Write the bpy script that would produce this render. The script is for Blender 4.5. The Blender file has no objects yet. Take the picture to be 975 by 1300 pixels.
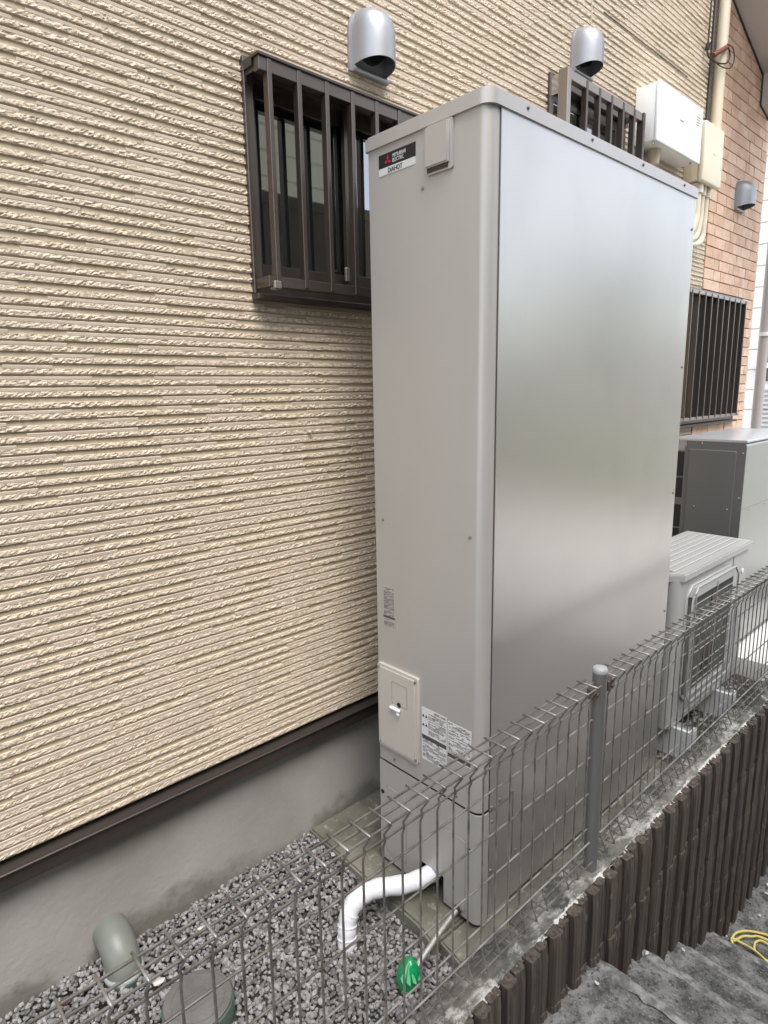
import bpy, bmesh, math, random
import numpy as np
from mathutils import Vector, Matrix
random.seed(7); rng = np.random.default_rng(7)
S = bpy.context.scene
COL = S.collection

# ------------------------------------------------------------------ camera
cam = bpy.data.cameras.new("camera"); cam_o = bpy.data.objects.new("camera", cam); COL.objects.link(cam_o)
cam.sensor_fit = 'VERTICAL'; cam.sensor_height = 36.0; cam.lens = 797.77/1300*36.0
cam.clip_start = 0.02; cam.clip_end = 600
R_ = Vector((0.73203799, -0.68105661, -0.0168008)); U_ = Vector((0.14238654, 0.12883541, 0.9813906)); F_ = Vector((0.66621802, 0.72080741, -0.19128571))
cam_o.matrix_world = Matrix(((R_.x, U_.x, -F_.x, 0), (R_.y, U_.y, -F_.y, 0), (R_.z, U_.z, -F_.z, 1.52625), (0, 0, 0, 1)))
S.camera = cam_o
# ------------------------------------------------------------------ world, sun, exposure
SUN_EL, SUN_AZ = 60, 202          # azimuth clockwise from +Y
W = bpy.data.worlds.new("World"); S.world = W; W.use_nodes = True
nt = W.node_tree; nt.nodes.clear()
o_ = nt.nodes.new('ShaderNodeOutputWorld'); b_ = nt.nodes.new('ShaderNodeBackground')
sk = nt.nodes.new('ShaderNodeTexSky'); sk.sky_type = 'NISHITA'; sk.sun_disc = False
sk.sun_elevation = math.radians(SUN_EL); sk.sun_rotation = math.radians(SUN_AZ)
sk.dust_density = 1.6; sk.air_density = 1.0
hs = nt.nodes.new('ShaderNodeHueSaturation'); hs.inputs['Saturation'].default_value = 0.45
nt.links.new(sk.outputs[0], hs.inputs['Color']); nt.links.new(hs.outputs[0], b_.inputs['Color'])
b_.inputs['Strength'].default_value = 0.13; nt.links.new(b_.outputs[0], o_.inputs[0])
sun = bpy.data.lights.new("sun", 'SUN'); sun.energy = 1.0; sun.angle = math.radians(34); sun.color = (1, .95, .89)
sun_o = bpy.data.objects.new("sun", sun); COL.objects.link(sun_o)
el, az = math.radians(SUN_EL), math.radians(SUN_AZ)
sd = Vector((math.sin(az)*math.cos(el), math.cos(az)*math.cos(el), math.sin(el)))
sun_o.rotation_euler = sd.to_track_quat('Z', 'Y').to_euler()
S.view_settings.view_transform = 'Standard'; S.view_settings.look = 'None'; S.view_settings.gamma = 1.0
S.view_settings.exposure = 1.78
S.cycles.max_bounces = 8; S.cycles.diffuse_bounces = 5; S.cycles.glossy_bounces = 4; S.cycles.transmission_bounces = 6
S.cycles.sample_clamp_indirect = 6

# ------------------------------------------------------------------ materials
def srgb(r, g, b):
    f = lambda c: (c/255/12.92) if c/255 <= .04045 else ((c/255+.055)/1.055)**2.4
    return (f(r), f(g), f(b), 1)
def mat(name, col, rough=.6, metal=0., spec=.5, bump=0., bscale=100., col2=None, cscale=8., cdet=6., lo=.35, hi=.65, stretch=(1, 1, 1), trans=0., coat=0., cstretch=None):
    m = bpy.data.materials.new(name); m.use_nodes = True
    n = m.node_tree; p = n.nodes['Principled BSDF']
    col = tuple(col) if len(col) == 4 else tuple(col)+(1,)
    p.inputs['Base Color'].default_value = col; p.inputs['Roughness'].default_value = rough
    p.inputs['Metallic'].default_value = metal; p.inputs['Specular IOR Level'].default_value = spec
    p.inputs['Transmission Weight'].default_value = trans; p.inputs['Coat Weight'].default_value = coat
    if bump or col2:
        g = n.nodes.new('ShaderNodeNewGeometry')
    def noise(scale, det, st):
        mp = n.nodes.new('ShaderNodeMapping'); mp.inputs['Scale'].default_value = st
        n.links.new(g.outputs['Position'], mp.inputs['Vector'])
        t = n.nodes.new('ShaderNodeTexNoise'); t.inputs['Scale'].default_value = scale; t.inputs['Detail'].default_value = det
        n.links.new(mp.outputs[0], t.inputs['Vector']); return t
    if col2:
        t = noise(cscale, cdet, cstretch or stretch)
        r = n.nodes.new('ShaderNodeValToRGB'); r.color_ramp.elements[0].position = lo; r.color_ramp.elements[1].position = hi
        r.color_ramp.elements[0].color = col; r.color_ramp.elements[1].color = tuple(col2)+((1,) if len(col2) == 3 else ())
        n.links.new(t.outputs['Fac'], r.inputs[0]); n.links.new(r.outputs[0], p.inputs['Base Color'])
        m['ramp'] = r.name
    if bump:
        t = noise(bscale, 5, stretch)
        bm_ = n.nodes.new('ShaderNodeBump'); bm_.inputs['Strength'].default_value = bump; bm_.inputs['Distance'].default_value = .004
        n.links.new(t.outputs['Fac'], bm_.inputs['Height']); n.links.new(bm_.outputs[0], p.inputs['Normal'])
    return m
def layer(m, col, scale, lo, hi, det=8, stretch=(1, 1, 1), off=(0, 0, 0), zr=None, axis='Z', ro=.5):
    """Blend a stain colour over the base colour through a noise threshold (optionally limited to a z range)."""
    n = m.node_tree; p = n.nodes['Principled BSDF']
    g = n.nodes.new('ShaderNodeNewGeometry'); mp = n.nodes.new('ShaderNodeMapping')
    mp.inputs['Scale'].default_value = stretch; mp.inputs['Location'].default_value = off
    n.links.new(g.outputs['Position'], mp.inputs['Vector'])
    t = n.nodes.new('ShaderNodeTexNoise'); t.inputs['Scale'].default_value = scale; t.inputs['Detail'].default_value = det; t.inputs['Roughness'].default_value = ro
    n.links.new(mp.outputs[0], t.inputs['Vector'])
    fac = t.outputs['Fac']
    if zr:
        s = n.nodes.new('ShaderNodeSeparateXYZ'); n.links.new(g.outputs['Position'], s.inputs[0])
        mr = n.nodes.new('ShaderNodeMapRange'); mr.inputs['From Min'].default_value = zr[0]; mr.inputs['From Max'].default_value = zr[1]
        mr.inputs['To Min'].default_value = zr[2]; mr.inputs['To Max'].default_value = zr[3]
        n.links.new(s.outputs[axis], mr.inputs[0])
        a = n.nodes.new('ShaderNodeMath'); a.operation = 'ADD'
        n.links.new(fac, a.inputs[0]); n.links.new(mr.outputs[0], a.inputs[1]); fac = a.outputs[0]
    mr2 = n.nodes.new('ShaderNodeMapRange'); mr2.inputs['From Min'].default_value = lo; mr2.inputs['From Max'].default_value = hi
    n.links.new(fac, mr2.inputs[0])
    mx = n.nodes.new('ShaderNodeMix'); mx.data_type = 'RGBA'
    old = p.inputs['Base Color']
    if old.is_linked: n.links.new(old.links[0].from_socket, mx.inputs[6])
    else: mx.inputs[6].default_value = old.default_value
    mx.inputs[7].default_value = tuple(col)+(1,)
    n.links.new(mr2.outputs[0], mx.inputs[0]); n.links.new(mx.outputs[2], old)
    return m
M = {}
M['siding_base'] = mat('siding_base', (.42, .35, .245), .85, bump=.2, bscale=300, col2=(.49, .415, .305), cscale=6)
M['siding_smooth'] = mat('siding_smooth', (.49, .405, .315), .8, bump=.2, bscale=400, col2=(.585, .49, .395), cscale=5)
M['siding_rough'] = mat('siding_rough', (.43, .355, .26), .85, bump=1.0, bscale=210, col2=(.66, .56, .435), cscale=75, cdet=3, lo=.32, hi=.60)
M['siding_far'] = mat('siding_far', (.48, .40, .30), .85, bump=1, bscale=40, stretch=(.3, 1, 3))
M['brick'] = mat('brick', (.53, .335, .225), .85, bump=.8, bscale=120, col2=(.66, .46, .335), cscale=14, lo=.3, hi=.7)
M['brick_light'] = mat('brick_light', (.60, .41, .295), .85, bump=.8, bscale=120, col2=(.72, .53, .40), cscale=18, lo=.3, hi=.7)
M['brick_joint'] = mat('brick_joint', (.15, .075, .05), .9)
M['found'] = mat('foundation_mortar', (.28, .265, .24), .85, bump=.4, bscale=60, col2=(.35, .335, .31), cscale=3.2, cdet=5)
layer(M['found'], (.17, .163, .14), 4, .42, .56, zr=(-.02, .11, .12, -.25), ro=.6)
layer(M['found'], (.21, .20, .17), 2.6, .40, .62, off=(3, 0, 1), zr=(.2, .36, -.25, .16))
M['flash'] = mat('bronze_flashing', (.085, .07, .06), .38, metal=.6)
M['bronze'] = mat('bronze_aluminium', (.125, .105, .092), .30, metal=.75)
M['bronze_d'] = mat('dark_bronze', (.07, .06, .052), .4, metal=.5)
M['grille_l'] = mat('pale_bronze', (.30, .265, .235), .35, metal=.7)
M['steel'] = mat('stainless', (.55, .54, .53), .25, metal=.95)
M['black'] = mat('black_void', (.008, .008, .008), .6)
M['glass'] = mat('dark_glass', (.010, .013, .012), .03, spec=1.0, coat=.6)
M['glass'].node_tree.nodes['Principled BSDF'].inputs['IOR'].default_value = 2.1
M['tank'] = mat('silver_beige_paint', (.425, .41, .39), .42, metal=.32, spec=.5, bump=.02, bscale=900)
M['panel'] = mat('silver_steel_panel', (.52, .50, .475), .26, metal=.66, bump=.02, bscale=1.1)
layer(M['tank'], (.40, .385, .36), 3, .50, .80, det=8, stretch=(1.4, 1.4, .7), ro=.6)
layer(M['panel'], (.43, .42, .40), 1.6, .45, .75, det=8, stretch=(1, 1, .8), ro=.6)
M['tank_lid'] = mat('lid_paint', (.46, .44, .42), .38, metal=.4)
M['plate'] = mat('beige_plastic', (.45, .42, .375), .45)
M['logo_black'] = mat('label_black', (.012, .012, .014), .35)
M['logo_white'] = mat('label_white', (.52, .53, .53), .4)
M['logo_red'] = mat('label_red', (.42, .015, .03), .4)
M['ink'] = mat('print_ink', (.06, .055, .055), .6)
M['ink2'] = mat('print_ink_pale', (.22, .21, .2), .6)
M['hood'] = mat('silver_hood_paint', (.34, .345, .36), .42, metal=.55, bump=.05, bscale=300)
M['white_box'] = mat('white_enamel', (.78, .79, .78), .35)
M['cream'] = mat('cream_plastic', (.66, .60, .46), .45)
M['cream_pipe'] = mat('cream_pvc', (.60, .53, .40), .45)
M['green_pipe'] = mat('grey_green_pvc', (.15, .16, .14), .42, col2=(.19, .20, .175), cscale=9, bump=.08, bscale=90)
M['green_dk'] = mat('green_pvc_collar', (.07, .105, .085), .4)
M['foot_grey'] = mat('pale_collar', (.27, .29, .27), .5)
M['lid_grey'] = mat('grey_cover', (.11, .105, .095), .6, bump=.4, bscale=160, col2=(.145, .14, .13), cscale=14)
M['gravel'] = mat('grey_gravel', (.2, .2, .2), .8, bump=.5, bscale=160)
_n = M['gravel'].node_tree; _a = _n.nodes.new('ShaderNodeAttribute'); _a.attribute_name = 'tone'; _n.links.new(_a.outputs['Color'], _n.nodes['Principled BSDF'].inputs['Base Color'])
M['soil'] = mat('dark_soil', (.045, .04, .035), .95, bump=.8, bscale=80)
M['pad'] = mat('mossy_concrete', (.075, .074, .054), .85, bump=.6, bscale=90, col2=(.175, .168, .135), cscale=5, lo=.38, hi=.66)
layer(M['pad'], (.33, .32, .28), 24, .56, .70, det=12, ro=.7)
M['curb'] = mat('stained_curb', (.065, .064, .055), .9, bump=1.2, bscale=70, col2=(.155, .148, .13), cscale=14)
layer(M['curb'], (.40, .395, .37), 10, .49, .60, off=(1.3, 0, 0), det=15, stretch=(.8, 1.4, 1), ro=.78)
layer(M['curb'], (.045, .048, .042), 4.1, .53, .60, off=(2.2, .5, 0), det=15, ro=.7)
layer(M['curb'], (.52, .515, .49), 17, .56, .63, det=15, stretch=(.4, 1, 1), off=(5, 0, 0), zr=(.738, .756, .075, -.15), axis='Y', ro=.75)
M['block'] = mat('brown_split_block', (.030, .024, .019), .8, bump=.7, bscale=60, col2=(.105, .081, .062), cscale=60, lo=.35, hi=.72, stretch=(2.6, 2.6, .05), cstretch=(2, 2, .03))
layer(M['block'], (.13, .11, .09), 70, .64, .74, stretch=(1, 1, .3))
M['step'] = mat('dark_rough_concrete', (.06, .059, .056), .88, bump=1.6, bscale=85, col2=(.21, .207, .197), cscale=15, cdet=15, lo=.38, hi=.66)
layer(M['step'], (.022, .022, .022), 60, .50, .62, det=12, ro=.75, off=(4, 1, 0))
layer(M['step'], (.27, .27, .26), 120, .53, .68, det=10, ro=.8)
M['landing'] = M['step']
M['nose'] = mat('nosing_concrete', (.10, .099, .094), .85, bump=1.3, bscale=110, col2=(.27, .267, .255), cscale=40, cdet=15, lo=.38, hi=.66)  # paler concrete for the strip along each tread edge
M['wire'] = mat('grey_wire', (.32, .305, .28), .36, metal=.55, col2=(.15, .138, .12), cscale=25)
M['post'] = mat('grey_post', (.20, .20, .195), .4, metal=.55)
M['cap'] = mat('post_cap', (.27, .28, .29), .45)
M['white_hose'] = mat('white_insulation', (.68, .68, .71), .55, bump=.25, bscale=60)
M['tube'] = mat('braided_silver', (.50, .49, .45), .35, metal=.7, bump=.5, bscale=600)
M['green_pl'] = mat('green_plastic', (.01, .38, .13), .12, trans=.35, spec=.8)
M['green_pl2'] = mat('green_plastic_fold', (.16, .6, .30), .15, trans=.2, spec=.9)
M['yellow'] = mat('yellow_rubber', (.62, .50, .10), .42, col2=(.70, .60, .20), cscale=30)
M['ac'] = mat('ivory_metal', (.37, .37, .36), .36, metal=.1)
M['ac_shaded'] = mat('shaded_ivory_metal', (.20, .20, .195), .4, metal=.15)  # casing ivory darkened: shade of the tank-facing side put into the colour
M['ac_dark'] = mat('fan_recess', (.085, .09, .078), .6)
M['label_pale'] = mat('label_pale', (.60, .60, .59), .5)
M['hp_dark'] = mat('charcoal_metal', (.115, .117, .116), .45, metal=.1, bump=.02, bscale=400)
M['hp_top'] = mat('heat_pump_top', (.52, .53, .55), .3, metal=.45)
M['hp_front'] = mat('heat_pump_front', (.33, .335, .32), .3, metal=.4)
M['foot'] = mat('white_foot', (.62, .64, .64), .5)
M['white_slab'] = mat('pale_concrete', (.62, .61, .58), .8, bump=.3, bscale=80)
M['soffit'] = mat('soffit_board', (.50, .45, .41), .8, bump=.15, bscale=200)
M['nwall'] = mat('neighbour_siding', (.70, .69, .65), .8)
M['white_wall'] = mat('white_render', (.84, .82, .76), .8)
M['nwall2'] = mat('neighbour_green_siding', (.66, .68, .54), .8, bump=.4, bscale=20)
M['leaf'] = mat('hedge_leaf', (.07, .11, .03), .6, col2=(.12, .17, .05), cscale=6)
M['leaf2'] = mat('young_leaf', (.34, .38, .12), .6, col2=(.46, .50, .2), cscale=6)
M['bark'] = mat('bark', (.08, .06, .045), .9)
M['asphalt'] = mat('pale_road', (.44, .43, .41), .9, bump=.6, bscale=90, col2=(.54, .53, .50), cscale=2)
M['spout'] = mat('taupe_pvc', (.40, .36, .34), .4)
M['litter'] = mat('pale_litter', (.50, .48, .44), .7)
M['screw'] = mat('screw_steel', (.22, .21, .20), .45, metal=.7)
M['rust'] = mat('red_brown_scrap', (.16, .055, .035), .8)
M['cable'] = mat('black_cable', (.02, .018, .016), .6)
M['bracket'] = mat('clamp_metal', (.12, .10, .08), .45, metal=.6)

# ------------------------------------------------------------------ builders
def tag(o, label=None, cat=None, group=None, kind=None):
    if label: o['label'] = label
    if cat: o['category'] = cat
    if group: o['group'] = group
    if kind: o['kind'] = kind
    return o
ORIG = {}
def empty(name, loc, label=None, cat=None, group=None, kind=None, parent=None):
    o = bpy.data.objects.new(name, None); COL.objects.link(o); o.empty_display_size = .05
    loc = Vector(loc)
    if parent is not None: o.parent = parent; o.location = loc-ORIG[parent.name]
    else: o.location = loc
    ORIG[o.name] = loc.copy()
    return tag(o, label, cat, group, kind)
def origin(parent): return ORIG[parent.name] if parent is not None else Vector((0, 0, 0))
def link_mesh(name, me, parent=None, m=None):
    if m is not None and not me.materials: me.materials.append(m)
    o = bpy.data.objects.new(name, me); COL.objects.link(o)
    if parent is not None: o.parent = parent
    ORIG[o.name] = origin(parent).copy()
    return o
def build(name, bm, m, parent=None, smooth=None, at=None):
    """World-space bmesh -> one object; its mesh is stored relative to the parent's origin (or to `at`)."""
    base = origin(parent); org = Vector(at) if at is not None else base
    bmesh.ops.translate(bm, vec=-org, verts=bm.verts)
    me = bpy.data.meshes.new(name); bm.to_mesh(me); bm.free()
    if smooth is not None:
        me.shade_smooth()
        if smooth < 180: me.set_sharp_from_angle(angle=math.radians(smooth))
    me.materials.append(m)
    o = bpy.data.objects.new(name, me); COL.objects.link(o)
    if parent is not None: o.parent = parent
    o.location = org-base; ORIG[o.name] = org.copy()
    return o
def box(bm, x0, x1, y0, y1, z0, z1, bev=0., seg=1):
    r = bmesh.ops.create_cube(bm, size=1.0, matrix=Matrix.Translation(((x0+x1)/2, (y0+y1)/2, (z0+z1)/2)) @ Matrix.Diagonal((x1-x0, y1-y0, z1-z0, 1)))
    if bev > 0:
        es = list({e for v in r['verts'] for e in v.link_edges})
        bmesh.ops.bevel(bm, geom=es, offset=bev, segments=seg, affect='EDGES', profile=.5)
    return bm
def bx(*a, **k): return box(bmesh.new(), *a, **k)
def tube(bm, pts, r, n=8, cap=True, closed=False):
    P = [Vector(p) for p in pts]; rs = r if isinstance(r, (list, tuple)) else [r]*len(P)
    up = None; rings = []
    for i, p in enumerate(P):
        a = P[i-1] if i > 0 else (P[-1] if closed else p); b = P[i+1] if i < len(P)-1 else (P[0] if closed else p)
        t = (b-a).normalized()
        if up is None: up = t.orthogonal().normalized()
        up = (up-t*up.dot(t)); up = up.normalized() if up.length > 1e-6 else t.orthogonal().normalized()
        s = t.cross(up)
        rings.append([bm.verts.new(p+(up*math.cos(2*math.pi*k/n)+s*math.sin(2*math.pi*k/n))*rs[i]) for k in range(n)])
    rr = rings+([rings[0]] if closed else [])
    for i in range(len(rr)-1):
        for k in range(n): bm.faces.new((rr[i][k], rr[i][(k+1) % n], rr[i+1][(k+1) % n], rr[i+1][k]))
    if cap and not closed:
        bm.faces.new(rings[0][::-1]); bm.faces.new(rings[-1])
    return bm
def spline(pts, k=8):
    P = [Vector(p) for p in pts]; P = [P[0]*2-P[1]]+P+[P[-1]*2-P[-2]]; out = []
    for i in range(1, len(P)-2):
        for j in range(k):
            t = j/k; a, b, c, d = P[i-1:i+3]
            out.append(.5*((2*b)+(c-a)*t+(2*a-5*b+4*c-d)*t*t+(3*b-a-3*c+d)*t**3))
    out.append(P[-2]); return out
def prism(bm, poly, z0, z1, axis=2):
    """Extrude a 2-D polygon: axis 2 -> (x,y) along z; axis 1 -> (x,z) along y; axis 0 -> (y,z) along x."""
    f = {2: lambda a, b, h: (a, b, h), 1: lambda a, b, h: (a, h, b), 0: lambda a, b, h: (h, a, b)}[axis]
    A = [bm.verts.new(f(a, b, z0)) for a, b in poly]; B = [bm.verts.new(f(a, b, z1)) for a, b in poly]
    n = len(poly)
    fs = [bm.faces.new(A[::-1]), bm.faces.new(B)]+[bm.faces.new((A[i], A[(i+1) % n], B[(i+1) % n], B[i])) for i in range(n)]
    bmesh.ops.recalc_face_normals(bm, faces=fs)
    return fs
def rrect(x0, x1, y0, y1, rs, n=6):
    """rs = radii at corners (x0y0, x1y0, x1y1, x0y1)"""
    out = []
    for (cx, cy, a0, r) in ((x0, y0, 180, rs[0]), (x1, y0, 270, rs[1]), (x1, y1, 0, rs[2]), (x0, y1, 90, rs[3])):
        if r <= 0: out.append((cx, cy)); continue
        ox = cx+(r if cx == x0 else -r); oy = cy+(r if cy == y0 else -r)
        for k in range(n+1):
            a = math.radians(a0+90*k/n); out.append((ox+r*math.cos(a), oy+r*math.sin(a)))
    return out
def disc(bm, c, axis, r, h, n=12, dome=0.):
    """short cylinder from c along axis (unit vector)"""
    c = Vector(c); a = Vector(axis).normalized()
    pts = [c, c+a*h*.7, c+a*h]; rs = [r, r, r*(.55 if dome else .92)]
    if dome: pts.append(c+a*(h+dome)); rs.append(r*.05)
    return tube(bm, pts, rs, n)
FONT = None
def text_mesh(s, size, origin_, xdir, ydir, thick=.0004, align='LEFT', squeeze=1.0):
    cu = bpy.data.curves.new('t', 'FONT'); cu.body = s; cu.size = size; cu.extrude = thick; cu.align_x = align; cu.resolution_u = 3
    o = bpy.data.objects.new('t', cu); COL.objects.link(o)
    dg = bpy.context.evaluated_depsgraph_get(); me = bpy.data.meshes.new_from_object(o.evaluated_get(dg))
    bpy.data.objects.remove(o); bpy.data.curves.remove(cu)
    X = Vector(xdir); Y = Vector(ydir); Z = X.cross(Y)
    Mx = Matrix(((X.x, Y.x, Z.x, origin_[0]), (X.y, Y.y, Z.y, origin_[1]), (X.z, Y.z, Z.z, origin_[2]), (0, 0, 0, 1))) @ Matrix.Diagonal((squeeze, 1, 1, 1))
    bm = bmesh.new(); bm.from_mesh(me); bm.transform(Mx); bpy.data.meshes.remove(me); return bm
def join(bm, other):
    me = bpy.data.meshes.new('j'); other.to_mesh(me); other.free(); bm.from_mesh(me); bpy.data.meshes.remove(me); return bm

# ================================================================== SETTING
# ground sheets, steps, landing
g = bmesh.new(); box(g, -80, 160, -80, 120, -1.6, -.83)
tag(build('ground', g, M['asphalt']), kind='structure')

def slab(name, x0, x1, y0, y1, z0a, z0b, zb, m, parent, rough=.006, step=.035, lip=.0):
    """A rough concrete tread: top surface falls from z0a (x0) to z0b (x1); nosing and riser at x1."""
    bm = bmesh.new(); nx = max(2, int((x1-x0)/step)); ny = max(2, int((y1-y0)/step)); V = []
    for i in range(nx+1):
        row = []
        for j in range(ny+1):
            x = x0+(x1-x0)*i/nx; y = y0+(y1-y0)*j/ny; t = i/nx
            z = z0a+(z0b-z0a)*t+rng.normal(0, rough*.35)
            if i == nx: x += rng.normal(0, rough*1.1); z -= .010
            row.append(bm.verts.new((x, y, z)))
        V.append(row)
    for i in range(nx):
        for j in range(ny): bm.faces.new((V[i][j], V[i+1][j], V[i+1][j+1], V[i][j+1]))
    B = [bm.verts.new((V[nx][j].co.x+rng.normal(0, .003), V[nx][j].co.y, zb)) for j in range(ny+1)]
    Mi = [bm.verts.new((V[nx][j].co.x+.006+rng.normal(0, .004), V[nx][j].co.y, (zb*.3+V[nx][j].co.z*.7))) for j in range(ny+1)]
    for j in range(ny):
        bm.faces.new((V[nx][j], Mi[j], Mi[j+1], V[nx][j+1])); bm.faces.new((Mi[j], B[j], B[j+1], Mi[j+1]))
    return build(name, bm, m, parent, smooth=40)
stairs = empty('stairs', (1.4, .2, -.8), kind='structure')
SY0, SY1 = -1.9, .735
for (a, b, za, zb_, bot) in ((-3.5, 1.455, -.02, -.062, -.34), (1.40, 1.775, -.228, -.262, -.5), (1.72, 2.07, -.405, -.44, -.68), (2.02, 2.40, -.578, -.622, -.84), (2.34, 5.2, -.775, -.80, -1.0)):
    slab('step', a, b, SY0, SY1, za, zb_, bot, M['step'], stairs, step=.04 if a > -1 else .08)

for (b, z) in ((1.455, -.062), (1.775, -.262), (2.07, -.44), (2.40, -.622)):
    nb_ = bmesh.new(); P = []
    for j in range(120):
        y = SY0+(SY1-SY0)*j/119; w_ = rng.normal(0, .004)
        P.append([nb_.verts.new((b+dx+(w_ if dx < 0 else rng.normal(0, .003)), y, z+dz+rng.normal(0, .0008))) for dx, dz in ((-.036, -.003), (-.028, .0012), (-.010, -.0005), (.003, -.007), (.006, -.04))])
    for j in range(119):
        for k in range(4): nb_.faces.new((P[j][k], P[j][k+1], P[j+1][k+1], P[j+1][k]))
    build('nosing', nb_, M['nose'], stairs, smooth=50)
# planting strip behind the wall: soil, gravel, curb
strip = build('ground_strip', bx(-1.2, 6.4, .80, 1.66, -.5, -.052), M['soil'], None); tag(strip, kind='structure')
# gravel (stuff)
def ico():
    b = bmesh.new(); bmesh.ops.create_icosphere(b, subdivisions=1, radius=1); v = np.array([x.co[:] for x in b.verts]); f = [[q.index for q in p.verts] for p in b.faces]; b.free(); return v, f
IV, IF = ico(); IF = np.array(IF)
def stones(name, spots, m, smin=.0048, smax=.0098, flat=(.55, .95)):
    n = len(spots); V = []; Fs = []
    for i, (x, y, z) in enumerate(spots):
        s = smin+(smax-smin)*rng.random()**1.6*(1.25 if rng.random() < .12 else 1); sc = np.array([s*rng.uniform(.8, 1.35), s*rng.uniform(.7, 1.0), s*rng.uniform(*flat)])
        v = IV*(1+rng.uniform(-.24, .24, (len(IV), 1)))*sc
        a, b, c = rng.uniform(0, 6.28, 3); b *= .15
        Rz = np.array([[math.cos(a), -math.sin(a), 0], [math.sin(a), math.cos(a), 0], [0, 0, 1]])
        Rx = np.array([[1, 0, 0], [0, math.cos(b), -math.sin(b)], [0, math.sin(b), math.cos(b)]])
        V.append(v@Rx.T@Rz.T+np.array([x, y, z])); Fs.append(IF+i*len(IV))
    V = np.concatenate(V); Fs = np.concatenate(Fs)
    me = bpy.data.meshes.new(name); me.from_pydata(V.tolist(), [], Fs.tolist()); me.materials.append(m)
    t = .11+.22*rng.random(n)**1.3; c = np.stack([t*1.01, t*.985, t*.955, np.ones(n)], 1)
    me.attributes.new('tone', 'FLOAT_COLOR', 'POINT').data.foreach_set('color', np.repeat(c, len(IV), 0).ravel())
    o = bpy.data.objects.new(name, me); COL.objects.link(o); return o
spots = []
def gz(x, y): return -.044+.022*max(0, (y-1.25)/.4)+.004*math.sin(x*9+y*7)
def blocked(x, y):
    if (x-.545)**2+(y-1.322)**2 < .093**2: return True
    if (x-.445)**2+(y-1.56)**2 < .055**2: return True
    return False
st = .0112
for i in range(int(1.95/st)):
    for j in range(int(.84/st)):
        x = -.75+i*st+rng.normal(0, .003); y = .81+j*st+rng.normal(0, .003)
        if x > 1.20 or blocked(x, y): continue
        if x < .05 and y < 1.2 and rng.random() < .3: continue
        spots.append((x, y, gz(x, y)+rng.normal(0, .0022)))
        if rng.random() < .28: spots.append((x+rng.normal(0, .006), y+rng.normal(0, .006), gz(x, y)+.008+rng.normal(0, .0015)))
for i in range(1500):
    x = rng.uniform(2.40, 3.6); y = rng.uniform(.84, 1.6); spots.append((x, y, -.046+rng.normal(0, .002)))
tag(stones('gravel', spots, M['gravel']), kind='stuff', label='loose grey crushed stone filling the strip between fence and house', cat='gravel')

# ================================================================== HOUSE
YS = 1.600            # face of the siding
house = empty('house', (2.5, 1.65, 0), 'beige ribbed siding house wall with brick tile corner and barred windows', 'house')
CH = .0253; Z0 = .434
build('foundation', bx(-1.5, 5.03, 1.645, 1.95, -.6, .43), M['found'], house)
fl = bmesh.new(); prism(fl, [(1.640, .419), (1.590, .408), (1.584, .4075), (1.582, .405), (1.583, .401), (1.590, .399), (1.592, .357), (1.640, .356)], -1.5, 5.03, axis=0)
build('flashing', fl, M['flash'], house)
YW = 1.6054
W1 = (.992, 1.745, 1.795, 2.392); W2 = (2.42, 3.06, 2.12, 2.768); W3 = (3.85, 4.80, 1.285, 2.085)
HOLES = [W1, W2, W3]
XB = 4.125            # where siding ends and brick tiles start
wl = bmesh.new()
cuts = [-1.5, W1[0], W1[1], W2[0], W2[1], W3[0], W3[1], 5.03]
for i in range(7):
    a, b = cuts[i], cuts[i+1]; h = HOLES[i//2] if i % 2 else None
    if h: box(wl, a, b, YW, 1.9, .43, h[2]); box(wl, a, b, YW, 1.9, h[3], 6.2)
    else: box(wl, a, b, YW, 1.9, .43, 6.2)
build('wall', wl, M['siding_base'], house)
def clip_spans(x0, x1, za, zb):
    sp = [(x0, x1)]
    for (a, b, c, d) in HOLES:
        if zb > c and za < d:
            ns = []
            for (p, q) in sp:
                if q <= a or p >= b: ns.append((p, q)); continue
                if p < a: ns.append((p, a))
                if q > b: ns.append((b, q))
            sp = ns
    return [s for s in sp if s[1]-s[0] > .012]
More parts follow.
